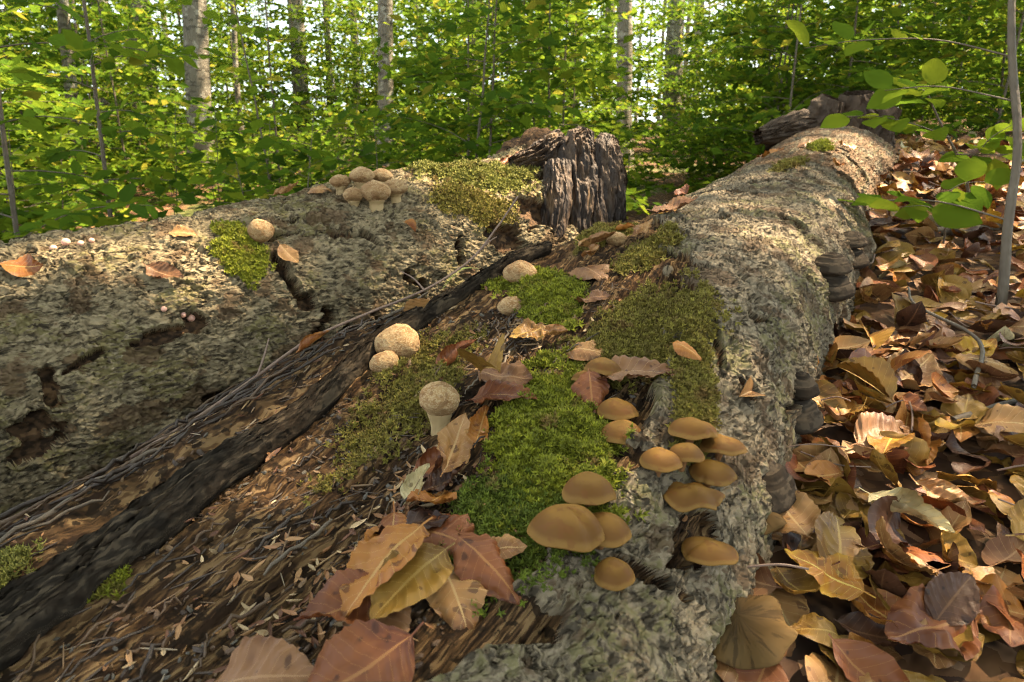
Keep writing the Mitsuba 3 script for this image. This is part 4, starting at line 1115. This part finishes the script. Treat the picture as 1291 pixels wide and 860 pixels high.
for pts, widths, thick, wdir, seed in [
    ([(0.150, 1.585, 0.38), (0.158, 1.615, 0.50), (0.156, 1.65, 0.61), (0.172, 1.66, 0.658)], [0.044, 0.050, 0.044, 0.020], 0.020, (1, 0.2, 0), 1),
    ([(0.225, 1.64, 0.36), (0.232, 1.65, 0.50), (0.222, 1.67, 0.60), (0.228, 1.69, 0.640)], [0.042, 0.046, 0.042, 0.022], 0.022, (0.8, 0.7, 0), 2),
    ([(0.000, 1.635, 0.575), (0.070, 1.655, 0.60), (0.125, 1.665, 0.635)], [0.018, 0.030, 0.032], 0.024, (-0.2, 0.5, 1), 3),
    ([(0.080, 1.53, 0.40), (0.100, 1.565, 0.50), (0.105, 1.61, 0.585)], [0.030, 0.036, 0.030], 0.020, (1, -0.3, 0), 4),
    ([(0.205, 1.60, 0.37), (0.195, 1.61, 0.46), (0.200, 1.63, 0.545)], [0.022, 0.028, 0.014], 0.016, (1, -0.2, 0), 5)]:
    part('left_log', 'torn_slab', mikit.ply(slab(pts, wdir, widths, thick, seed), 'm_splintered', 50))
# the far end of the right log
P_far = RIGHT.base(np.full(121, 2.735), np.linspace(-180, 180, 121))
c_far = P_far.mean(0)
face = c_far + (P_far - c_far)[None] * np.linspace(0, 1, 14)[:, None, None]
part('right_log', 'sawn_face', mikit.ply((face.reshape(-1, 3), grid_faces(14, 121)), 'm_splintered', True))

# small twigs strewn through the litter
tr = np.random.default_rng(23)
bits = []
for k in range(170):
    s, n = tr.uniform(0.25, 2.6), tr.uniform(-0.1, 1.1)
    x, y = 0.515 * s + 0.857 * n, 0.857 * s - 0.515 * n
    o = np.array([x, y, float(ground_z(x, y)) + tr.uniform(0.018, 0.045)])
    d = unit(tr.normal(0, 1, 3) * [1, 1, 0.18])
    L = tr.uniform(0.02, 0.10)
    bits.append(tube(bend([o - d * L / 2, o + tr.normal(0, 0.06 * L, 3), o + d * L / 2], 3), tr.uniform(0.0006, 0.0018), 5))
scene['litter_twigs'] = mikit.ply(join(bits), 'm_twig', True)
tag('litter_twigs', 'small broken twigs strewn through the leaf litter', 'twigs', None, 'stuff')

# ---------------------------------------------------------------- the beech wood
GREEN = np.array([(0.092, 0.160, 0.015), (0.130, 0.193, 0.016), (0.058, 0.112, 0.014), (0.165, 0.212, 0.018), (0.26, 0.25, 0.03)])
scene['m_green'] = {'type': 'principledthin', 'base_color': VC, 'roughness': 0.42, 'diff_trans': 1.1, 'eta': 1.4, 'spec_trans': 0.0}


def trunk_colour(p, n, uv):
    c = mix((0.115, 0.10, 0.075), (0.195, 0.175, 0.135), fbm(p.x * 8, p.y * 8, p.z * 5, 3))
    c = mix(c, (0.31, 0.295, 0.24), 0.8 * smoothstep(0.56, 0.64, fbm(p.x * 17, p.y * 17, p.z * 11, 4)))
    return mix(c, (0.06, 0.052, 0.038), 0.85 * smoothstep(0.55, 0.66, fbm(p.x * 14 + 5, p.y * 14, p.z * 30, 3)))


scene['m_trunk'] = bumped({'type': 'principled', 'base_color': proc(trunk_colour), 'roughness': 0.8, 'specular': 0.3}, lambda p, n, uv: fbm(p.x * 40, p.y * 40, p.z * 90, 3), 0.008, 2e-3)
scene['m_dark_stem'] = bumped({'type': 'principled', 'base_color': proc(lambda p, n, uv: mix((0.065, 0.048, 0.032), (0.125, 0.10, 0.068), fbm(p.x * 60, p.y * 60, p.z * 40, 3))), 'roughness': 0.7}, lambda p, n, uv: fbm(p.x * 200, p.y * 200, p.z * 100, 2), 0.002)

BLADE = (np.array([[0, 0, 0], [0.18, 0.22, 0.03], [0.5, 0.31, 0.05], [0.82, 0.18, 0.01], [1.0, 0, -0.05], [0.82, -0.18, 0.01], [0.5, -0.31, 0.05], [0.18, -0.22, 0.03], [0.5, 0, 0]], float),
         np.array([[0, 8, 1], [1, 8, 2], [2, 8, 3], [3, 8, 4], [4, 8, 5], [5, 8, 6], [6, 8, 7], [7, 8, 0]]))
SMALL_BLADE = (np.array([[0, 0, 0], [0.42, 0.30, 0.05], [1.0, 0, -0.04], [0.42, -0.30, 0.05]], float), np.array([[0, 2, 1], [0, 3, 2]]))


def sprays(r, starts, dirs, lengths, spacing, leaf, droop=0.12):
    """Flat beech sprays: side twigs alternate along each branch, leaves alternate along each twig. Returns leaf origins, rotations, sizes, and branch paths."""
    O, R, Z, paths = [], [], [], []
    for p0, d0, L in zip(starts, dirs, lengths):
        nb = max(5, int(L / 0.07))
        q = np.linspace(0, 1, nb)
        side = unit(np.cross([0, 0, 1.0], d0))
        wig = np.cumsum(r.normal(0, 0.10, nb)) * L / nb
        br = p0 + d0 * (q * L)[:, None] + side * wig[:, None] + np.array([0, 0, 1.0]) * (0.10 * q - droop * 2 * q ** 2)[:, None] * L
        paths.append(br)
        tw = max(3, int(L / (spacing * 1.7)))
        for k in range(1, tw + 1):
            u = 0.12 + 0.86 * k / tw
            o = br[min(nb - 1, int(u * (nb - 1)))]
            sg = 1 if k % 2 else -1
            tl = L * (0.50 - 0.36 * u) * r.uniform(0.7, 1.3) + leaf * 0.5
            td = unit(d0 * 0.75 + side * sg * 0.8 + np.array([0, 0, r.normal(-0.06, 0.12)]))
            m = max(2, int(tl / spacing))
            qq = (np.arange(m) + 0.6) / m
            lo = o + td * (qq * tl)[:, None] - np.array([0, 0, 1.0]) * (0.12 * qq ** 2 * tl)[:, None]
            ls = np.where(np.arange(m) % 2, 1, -1)
            tside = unit(np.cross([0, 0, 1.0], td))
            h = unit(td * 0.65 + tside * ls[:, None] * 0.8 + r.normal(0, 0.22, (m, 3)) * [1, 1, 0.9])
            nrm = unit(np.array([0, 0, 1.0]) + r.normal(0, 0.42, (m, 3)))
            h = unit(h - nrm * (h * nrm).sum(1, keepdims=True))
            O.append(lo); R.append(np.stack([h, np.cross(nrm, h), nrm], 2)); Z.append(leaf * r.uniform(0.65, 1.2, m))
    return np.vstack(O), np.vstack(R), np.concatenate(Z), paths


def leaf_colours(r, n, autumn=0.03):
    w = np.array([0.34, 0.30, 0.20, 0.16 - autumn, autumn])
    return GREEN[r.choice(5, n, p=w / w.sum())] * r.uniform(0.8, 1.2, (n, 1))


def sapling(seed, x, y, height, lean=(0, 0), reach=0.7, leaf=0.062, spacing=0.048, gap=0.11, low=0.25, thick=0.008, label='', group=None, category='sapling', name='beech_sapling', blade=BLADE, parts=False, crook=0.05, autumn=0.03, twig_bits=True, aim=None):
    r = np.random.default_rng(seed)
    z0 = float(ground_z(x, y)) - 0.03
    q = np.linspace(0, 1, 12)
    wob = np.cumsum(r.normal(0, crook, (12, 2)), 0) * height / 12
    stem = np.stack([x + lean[0] * q * height + wob[:, 0] * q, y + lean[1] * q * height + wob[:, 1] * q, z0 + q * height], -1)
    key = numbered(name)
    tag(key, label, category, group)
    sm = [tube(stem, thick * (1.05 - 0.8 * q), 7, seed, 0.08)]
    hs = np.arange(low, height, gap)
    starts, dirs, lens = [], [], []
    an = r.random() * 6.28
    for hh in hs:
        an += 2.4 + r.normal(0, 0.4)
        if aim is not None and r.random() < 0.6:
            an = aim + r.normal(0, 0.7)
        f = hh / height
        starts.append([np.interp(f, q, stem[:, k]) for k in range(3)])
        el = r.normal(0.18, 0.12)
        dirs.append([math.cos(an) * math.cos(el), math.sin(an) * math.cos(el), math.sin(el)])
        lens.append(reach * (1.05 - 0.75 * f ** 2) * r.uniform(0.6, 1.2))
    O, R, Z, paths = sprays(r, np.array(starts), unit(dirs), lens, spacing, leaf)
    if twig_bits:
        for pth in paths:
            sm.append(tube(pth[:: max(1, len(pth) // 5)], np.linspace(thick * 0.32, thick * 0.09, len(pth[:: max(1, len(pth) // 5)])), 4))
    scene[f'{key}__stem'] = mikit.ply(join(sm), 'm_dark_stem', True)
    cc = leaf_colours(r, len(O), autumn)
    if parts:
        for o, R1, z, c in zip(O, R, Z, cc):
            lv, lf, _ = scatter(blade, [o], [R1], [z])
            part(key, 'leaf', mikit.ply((lv, lf), 'm_green', False, color=np.tile(c, (len(lv), 1))))
    else:
        lv, lf, lc = scatter(blade, O, R, Z, cc)
        part(key, 'foliage', mikit.ply((lv, lf), 'm_green', False, color=lc), None, 'stuff')
    return key, len(O)


def tree(key_name, x, y, radius, height, lean, label, group=None, seed=0, crown=None, bsdf='m_trunk'):
    """Trunk with root flare and limbs; crown = (base height, radius, leaves, leaf size, keep(points))."""
    r = np.random.default_rng(seed)
    z0 = float(ground_z(x, y)) - 0.15
    q = np.concatenate([[0, 0.012, 0.03, 0.06], np.linspace(0.1, 1, 26)])
    wob = np.cumsum(r.normal(0, 0.012, (len(q), 2)), 0) * height / 20
    c = np.stack([x + lean[0] * q * height + wob[:, 0], y + lean[1] * q * height + wob[:, 1], z0 + q * height], -1)
    rr = radius * (1 - 0.72 * q) * (1 + 0.55 * np.exp(-q * height / 0.28))
    key = numbered(key_name)
    tag(key, label, 'tree', group)
    scene[f'{key}__trunk'] = mikit.ply(tube(c, rr, 20, seed, 0.05), bsdf, True)
    if crown:
        b, R, n, size, keep = crown
        limbs, O = [], []
        for k in range(11):
            f = np.interp(k, [0, 10], [b / height, 0.97])
            o = np.array([np.interp(f, q, c[:, i]) for i in range(3)])
            an = k * 2.4 + r.normal(0, 0.3)
            L = R * r.uniform(0.7, 1.15) * (1.1 - 0.5 * (k / 10) ** 2)
            d = unit([math.cos(an), math.sin(an), 0.35])
            pth = bend([o, o + d * L * 0.5 + r.normal(0, 0.05 * R, 3), o + d * L + [0, 0, -0.06 * L]], 5)
            limbs.append(tube(pth, np.linspace(radius * 0.32, radius * 0.05, len(pth)), 6))
            for j in range(9):
                cpt = pth[int(r.uniform(0.3, 1) * (len(pth) - 1))] + r.normal(0, 0.20 * R, 3) * [1, 1, 0.45]
                m = n // 99
                O.append(cpt + r.normal(0, 0.16 * R, (m, 3)) * [1, 1, 0.35])
        part(key, 'limbs', mikit.ply(join(limbs), bsdf, True))
        O = np.vstack(O)
        if keep is not None:
            O = O[keep(O)]
        lv, lf, lc = scatter(SMALL_BLADE, O, random_rots(r, len(O), 0.45), size * r.uniform(0.6, 1.2, len(O)), leaf_colours(r, len(O)))
        part(key, 'crown', mikit.ply((lv, lf), 'm_green', False, color=lc), None, 'stuff')
    return key


# trunks that can be told apart: x, y, radius, height, lean, label, bsdf
for i, (x, y, rad, hgt, ln, label, m) in enumerate([
    (-3.82, 8.55, 0.145, 15, (0.075, 0.01), 'stout grey mottled beech trunk, the thickest at the left of the wood', 'm_trunk'),
    (-3.60, 5.80, 0.050, 9, (0.06, 0.0), 'slim dark trunk standing left of the stout mottled one', 'm_trunk'),
    (-5.40, 9.40, 0.055, 10, (0.07, 0.0), 'thin dark trunk close left of the stout mottled trunk', 'm_trunk'),
    (-6.90, 13.40, 0.26, 18, (0.05, 0.0), 'broad pale grey trunk far behind, left of the stout mottled trunk', 'm_trunk'),
    (-1.80, 9.90, 0.11, 14, (0.045, 0.0), 'straight dark grey trunk left of the middle of the picture', 'm_trunk'),
    (-4.30, 14.6, 0.17, 16, (0.03, 0.0), 'pale far trunk between the stout mottled one and the straight dark grey one', 'm_trunk'),
    (-3.90, 15.2, 0.08, 14, (0.03, 0.0), 'slender pale trunk just right of the pale far trunk', 'm_trunk'),
    (-4.20, 11.0, 0.045, 10, (0.03, 0.0), 'slender grey stem right of the stout mottled trunk', 'm_trunk'),
    (1.42, 8.90, 0.10, 14, (-0.03, 0.0), 'shaded trunk behind the splintered end of the left log', 'm_trunk'),
    (3.05, 13.6, 0.17, 17, (-0.03, 0.0), 'whitish sunlit trunk right of the picture middle', 'm_trunk'),
    (2.20, 16.5, 0.13, 16, (0.0, 0.0), 'far grey trunk between the shaded trunk and the whitish one', 'm_trunk'),
    (5.60, 12.0, 0.09, 14, (-0.03, 0.0), 'thin far trunk behind the right log', 'm_trunk'),
]):
    tree('beech_tree', x, y, rad, hgt, ln, label, None, 1000 + i, (hgt * 0.42, 2.6, 1800 if i in (0, 1, 2, 4, 8) else 500, 0.17, None), m)

# unseen trees added to shade the logs, crowns cut open along the sun rays
SPOTS = np.array([LEFT.base(np.array([s]), np.array([a]))[0] for s, a in [(0.84, 20), (0.95, 30), (1.05, 15), (0.70, 10), (0.10, 26), (0.22, 30), (0.02, 18)]] +
                 [RIGHT.base(np.array([s]), np.array([a]))[0] for s, a in [(2.25, 40), (2.40, 20), (2.05, 60), (2.5, 50)]] + [[1.2, 1.7, 0.45], [1.6, 1.6, 0.45], [1.1, 2.0, 0.5], [0.95, 1.1, 0.35], [1.55, 1.95, 0.5], [1.85, 2.2, 0.5], [1.45, 2.3, 0.5], [2.3, 2.6, 0.5], [1.95, 1.8, 0.5]])
WIDE = np.array([0.17, 0.15, 0.14, 0.09, 0.07, 0.08, 0.05, 0.13, 0.12, 0.10, 0.10, 0.12, 0.16, 0.10, 0.03, 0.20, 0.24, 0.14, 0.3, 0.12])


def gaps(O):  # drops crown leaves along the sun ray through each chosen spot
    keep = np.ones(len(O), bool)
    for c, wd in zip(SPOTS, WIDE):
        rel = O - c
        off = rel - (rel @ SUN)[:, None] * SUN
        keep &= np.linalg.norm(off, axis=1) > wd * (0.75 + 1.2 * (nz(off, 6, 2, 9) + 0.25))
    return keep


for i, (x, y, rad, hgt, ln, crown, label) in enumerate([
    (2.6, 0.2, 0.16, 10, (0.10, 0.02), (3.6, 2.6, 36000, 0.11, gaps), 'unseen beech added right of the camera, its crown shading the logs'),
    (4.9, 5.6, 0.18, 11, (-0.02, -0.19), (3.8, 2.6, 23000, 0.12, gaps), 'unseen beech added beyond the right edge, its crown shading the logs'),
    (-2.4, -1.2, 0.18, 12, (0.02, 0.02), (4.8, 2.8, 8000, 0.13, gaps), 'unseen tall beech added behind the camera on the left for shade'),
    (1.2, -3.2, 0.2, 13, (0.0, 0.04), (5.0, 3.0, 6000, 0.14, gaps), 'unseen tall beech added behind the camera for shade'),
]):
    tree('beech_tree', x, y, rad, hgt, ln, label, None, 1100 + i, crown)

# more trunks deep in the wood
fr = np.random.default_rng(31)


def far_side(u):
    return 'far left' if u < -0.5 else 'left of centre' if u < -0.1 else 'centre' if u < 0.2 else 'right of centre' if u < 0.55 else 'far right'


for k in range(46):
    d, xn = fr.uniform(14, 42), fr.uniform(-1.0, 1.0)
    tree('beech_tree', xn * d, d, fr.uniform(0.07, 0.22), fr.uniform(11, 17), (fr.normal(0, 0.02), 0), f'grey beech trunk deep in the wood behind the saplings, {far_side(xn)}', f'beeches deep in the wood, {far_side(xn)}', 1200 + k, (5.0, 2.8, 700, 0.20, None))

# saplings
def thicket_label(x, y, d):
    side = 'at the far left' if x / y < -0.55 else 'left of the stout mottled trunk' if x / y < -0.45 else 'right of the stout mottled trunk' if x / y < -0.2 else 'behind the puffball clump' if x / y < 0.05 else 'behind the splintered end' if x / y < 0.3 else 'behind the right log end' if x / y < 0.6 else 'at the far right'
    depth = 'front' if d < 5 else 'middle' if d < 9 else 'rear'
    return f'leafy green sapling in the {depth} of the thicket {side}', f'saplings, {depth} of the thicket {side}'


total = 0
for x, y, hgt, ln, reach, gap, thick, label in [
    (-1.72, 2.35, 1.9, (0.02, 0.02), 0.55, 0.11, 0.010, 'sapling with crooked dark stem at the left picture edge'),
    (-1.62, 2.75, 2.2, (0.04, 0.02), 0.40, 0.12, 0.009, 'forked dark sapling second from the left edge'),
    (-1.95, 2.05, 1.4, (-0.22, 0.10), 0.50, 0.13, 0.012, 'sapling with stout leaning stem at the far left behind the left log'),
    (-1.10, 3.30, 1.7, (-0.10, 0.0), 0.30, 0.13, 0.006, 'thin leaning sapling left of the puffball clump'),
    (-1.24, 3.70, 2.1, (0.02, 0.0), 0.30, 0.12, 0.007, 'straight thin sapling behind the left log crest'),
]:
    k_, n_ = sapling(int(2000 + 100 * abs(x)), x, y, hgt, ln, reach, 0.085, 0.044, gap * 0.7, 0.3, thick, label)
    total += n_
pr = np.random.default_rng(44)
VISTAS = [(-0.43, 8.4), (-0.465, 8.4), (-0.182, 9.8), (-0.62, 5.7), (0.16, 8.8), (0.224, 13), (-0.30, 13)]      # lanes left open between the saplings


def low_label(u, d):
    side = 'at the far left' if u < -0.55 else 'behind the left log' if u < -0.05 else 'between the far ends of the two logs' if u < 0.25 else 'behind the right log'
    depth = 'nearest' if d < 4.2 else 'farther'
    return f'low leafy beech seedling in the {depth} undergrowth {side}', f'seedlings, {depth} undergrowth {side}'


spots_, tries = [], 0
while len(spots_) < 125 and tries < 9000:
    tries += 1
    d = 3.0 + 13.0 * pr.random() ** 1.25
    xn = pr.uniform(-0.95, 0.95)
    x, y = xn * d, d
    if d < 4.2 and xn > 0.28 or (xn > -0.02 and d < 3.6):
        continue
    if any(abs(x / y - u) < 0.024 + 0.30 / d and d < dt for u, dt in VISTAS):
        continue
    if all((x - a) ** 2 + (y - b) ** 2 > (0.16 + 0.035 * d) ** 2 for a, b in spots_):
        spots_.append((x, y))
for k, (x, y) in enumerate(spots_):
    d = math.hypot(x, y)
    hgt = pr.uniform(1.0, 1.5) + 0.19 * d
    _, n_ = sapling(3000 + k, x, y, hgt, (pr.normal(0, 0.05), pr.normal(0, 0.05)), 0.50 + 0.05 * d, 0.074 + 0.0018 * d, 0.032 + 0.0011 * d, 0.066 + 0.0026 * d, 0.08, 0.006 + 0.0005 * d, *thicket_label(x, y, d), blade=SMALL_BLADE, autumn=0.05)
    total += n_
for k in range(95):                                 # low seedlings that close the lanes near the ground
    d, xn = pr.uniform(2.7, 8.0), pr.uniform(-0.9, 0.5)
    if d < 3.7 and xn > -0.05:
        continue
    _, n_ = sapling(5000 + k, xn * d, d, pr.uniform(0.35, 0.75) + 0.02 * d, (pr.normal(0, 0.1), pr.normal(0, 0.1)), 0.40, 0.085, 0.040, 0.045, 0.04, 0.004, *low_label(xn, d), 'seedling', 'beech_seedling', SMALL_BLADE, autumn=0.03)
    total += n_
for k in range(115):                                # taller young beeches closing the view
    d, xn = pr.uniform(14, 34), pr.uniform(-1.0, 1.0)
    side = far_side(xn)
    _, n_ = sapling(4000 + k, xn * d, d, pr.uniform(3.5, 7.5), (0, 0), 1.9, 0.18, 0.12, 0.25, 0.2, 0.03, f'young beech in full leaf far back in the wood, {side}', f'young beeches far back, {side}', 'tree', 'young_beech', SMALL_BLADE, False, 0.03, 0.05, False)
    total += n_

for k in range(34):                                 # unseen young beeches added around the camera to cut flat side light
    an, rad = math.radians(pr.uniform(140, 400) if k % 2 else pr.uniform(150, 390)), 1.9 + 6.0 * pr.random()
    x, y = rad * math.cos(an), rad * math.sin(an)
    if y > 0 and abs(x) < 0.9 * y + 1.2 or (x > 0.8 and -0.8 < y < 5):
        continue
    _, n_ = sapling(6000 + k, x, y, pr.uniform(2.2, 4.5), (0, 0), 1.0, 0.16, 0.12, 0.20, 0.15, 0.02, 'unseen young beech added around the camera to cut side light', 'unseen young beeches added around the camera', 'tree', 'young_beech', SMALL_BLADE, False, 0.03, 0.05, False)
    total += n_

for k in range(44):                                 # the last row, under the skyline
    d, xn = pr.uniform(19, 40), pr.uniform(-0.85, 0.6)
    side = far_side(xn)
    _, n_ = sapling(7000 + k, xn * d, d, pr.uniform(6, 9.5), (0, 0), 2.3, 0.24, 0.17, 0.32, 0.2, 0.035, f'young beech in full leaf far back in the wood, {side}', f'young beeches far back, {side}', 'tree', 'young_beech', SMALL_BLADE, False, 0.03, 0.05, False)
    total += n_

# the slender sapling on the right, and its neighbours with large near leaves: every leaf a part
key = numbered('beech_sapling')
tag(key, 'slender bare stemmed sapling growing from the litter at the right', 'sapling')
stem = bend([(0.885, 1.205, 0.26), (0.895, 1.215, 0.36), (0.905, 1.25, 0.48), (0.93, 1.30, 0.62), (0.93, 1.36, 0.78), (0.945, 1.42, 0.92), (0.97, 1.50, 1.15), (0.99, 1.58, 1.45)], 5)
scene[f'{key}__stem'] = mikit.ply(tube(stem, np.linspace(0.0095, 0.005, len(stem)), 10, 3, 0.10), 'm_dark_stem', True)
nr = np.random.default_rng(91)


def leafy_twig(key, pts, rad, count, size, from_=0.25):
    pth = bend(pts, 6)
    part(key, 'branch', mikit.ply(tube(pth, np.linspace(rad, rad * 0.4, len(pth)), 6), 'm_dark_stem', True))
    for k in range(count):
        u = from_ + (1 - from_) * (k + 0.5) / count
        i = min(len(pth) - 2, int(u * (len(pth) - 1)))
        t = unit(pth[i + 1] - pth[i])
        side = unit(np.cross([0, 0, 1.0], t)) * (1 if k % 2 else -1)
        h = unit(t * (0.5 if k < count - 1 else 3) + side * 0.9 + nr.normal(0, 0.15, 3))
        nrm = unit(np.array([-0.15, -0.45, 1.0]) + nr.normal(0, 0.34, 3))
        h = unit(h - nrm * (h @ nrm))
        lv, lf, luv = leaf_shape(700 + k % 5, 12, 7, bendx=-0.5, fold=0.12, crumple=0.05, width=0.34, pleat=0.007, stalk=0.10)
        lv = lv + [0.55, 0, 0]
        v, f, _ = scatter((lv, lf), [pth[i]], [np.stack([h, np.cross(nrm, h), nrm], 1)], [size * nr.uniform(0.75, 1.15)])
        part(key, 'leaf', mikit.ply((v, f), 'm_green', True, color=np.tile(GREEN[[0, 1, 3, 1][k % 4]], (len(v), 1))))


leafy_twig(key, [(0.905, 1.25, 0.49), (0.84, 1.36, 0.515), (0.78, 1.46, 0.51), (0.70, 1.54, 0.50)], 0.0020, 7, 0.072)
leafy_twig(key, [(0.93, 1.31, 0.64), (1.02, 1.30, 0.66), (1.10, 1.31, 0.655)], 0.0020, 5, 0.074)
leafy_twig(key, [(0.93, 1.36, 0.78), (0.83, 1.44, 0.82), (0.72, 1.52, 0.83), (0.62, 1.56, 0.82)], 0.0018, 7, 0.068)
leafy_twig(key, [(0.94, 1.41, 0.90), (1.03, 1.42, 0.93), (1.12, 1.46, 0.93)], 0.0020, 5, 0.068)
leafy_twig(key, [(0.925, 1.29, 0.58), (1.0, 1.36, 0.60), (1.08, 1.42, 0.58)], 0.0020, 5, 0.072)
leafy_twig(key, [(0.93, 1.33, 0.70), (0.86, 1.45, 0.735), (0.80, 1.55, 0.735)], 0.0018, 5, 0.070)
key = numbered('beech_sapling')
tag(key, 'small sapling with big dark green leaves over the far end of the right log', 'sapling')
scene[f'{key}__stem'] = mikit.ply(tube(bend([(1.22, 1.80, 0.38), (1.16, 1.79, 0.55), (1.08, 1.78, 0.66), (1.02, 1.77, 0.74)], 5), np.linspace(0.005, 0.002, 16), 7), 'm_dark_stem', True)
leafy_twig(key, [(1.10, 1.78, 0.64), (1.00, 1.76, 0.67), (0.90, 1.75, 0.69), (0.82, 1.75, 0.69)], 0.0018, 10, 0.080, 0.1)
leafy_twig(key, [(1.04, 1.77, 0.72), (0.99, 1.74, 0.75), (0.93, 1.72, 0.755)], 0.0018, 8, 0.088, 0.1)
leafy_twig(key, [(1.16, 1.79, 0.55), (1.18, 1.76, 0.63), (1.22, 1.74, 0.67)], 0.0018, 8, 0.085, 0.2)
leafy_twig(key, [(1.12, 1.78, 0.60), (1.20, 1.72, 0.60), (1.30, 1.68, 0.59)], 0.0018, 8, 0.085, 0.2)
key = numbered('beech_sapling')
tag(key, 'tiny beech seedling with few green leaves right of the grey double bracket', 'sapling')
scene[f'{key}__stem'] = mikit.ply(tube(bend([(0.93, 1.47, 0.36), (0.925, 1.46, 0.45), (0.90, 1.45, 0.52)], 5), np.linspace(0.003, 0.0015, 11), 6), 'm_dark_stem', True)
leafy_twig(key, [(0.92, 1.46, 0.47), (0.86, 1.43, 0.50), (0.79, 1.41, 0.50)], 0.0014, 7, 0.085, 0.1)
leafy_twig(key, [(0.90, 1.45, 0.52), (0.93, 1.44, 0.545), (0.97, 1.43, 0.55)], 0.0014, 6, 0.08, 0.1)

# the broken stump beyond the far end of the right log
key = numbered('broken_stump')
tag(key, 'dark rotten broken stump beyond the far end of the right log', 'stump')
scene['m_root'] = bumped({'type': 'principled', 'base_color': proc(lambda p, n, uv: mix((0.022, 0.015, 0.010), (0.080, 0.050, 0.028), fbm(p.x * 45, p.y * 45, p.z * 20, 4))), 'roughness': 0.85}, lambda p, n, uv: fbm(p.x * 90, p.y * 90, p.z * 40, 4), 0.008, 1e-3)
for k, (pts, widths, thick) in enumerate([
    ([(0.97, 2.80, 0.655), (1.10, 2.81, 0.69), (1.22, 2.82, 0.70)], [0.030, 0.055, 0.06], 0.035), ([(1.18, 2.86, 0.55), (1.22, 2.83, 0.71), (1.25, 2.80, 0.80)], [0.10, 0.09, 0.05], 0.04),
    ([(1.34, 2.90, 0.52), (1.36, 2.85, 0.70), (1.35, 2.82, 0.82)], [0.11, 0.10, 0.06], 0.05), ([(1.47, 2.86, 0.52), (1.46, 2.84, 0.67), (1.50, 2.82, 0.77)], [0.07, 0.06, 0.035], 0.035),
    ([(1.08, 2.90, 0.60), (1.30, 2.92, 0.63), (1.54, 2.90, 0.58)], [0.08, 0.12, 0.09], 0.07)]):
    part(key, 'broken_piece', mikit.ply(slab(pts, (1.0, 0.2, 0.1) if k in (1, 2, 3) else (0.1, 0.2, 1.0), widths, thick, 70 + k), 'm_root', 50))
# dead sticks on the ground at the right
for k, (pts, rad, label) in enumerate([
    ([(0.95, 1.62, 0.42), (1.15, 1.60, 0.44), (1.45, 1.62, 0.46)], 0.012, 'bare dead stick lying across the litter behind the slender sapling'),
    ([(0.62, 0.86, 0.31), (0.70, 0.98, 0.34), (0.66, 1.08, 0.37), (0.70, 1.18, 0.38)], 0.0035, 'thin dark crooked twig standing in the litter before the slender sapling'),
    ([(0.56, 0.80, 0.285), (0.68, 0.84, 0.30), (0.80, 0.85, 0.31)], 0.006, 'short dark stick half buried in the litter'),
    ([(1.0, 1.26, 0.37), (1.15, 1.30, 0.39), (1.3, 1.32, 0.40)], 0.02, 'dark mossy branch piece in the litter right of the slender sapling')]):
    key = numbered('dead_stick')
    scene[key] = mikit.ply(tube(bend(pts, 7), np.linspace(rad, rad * 0.5, 7 * (len(pts) - 1) + 1), 8, k, 0.18), 'm_dark_stem', True)
    tag(key, label, 'stick')
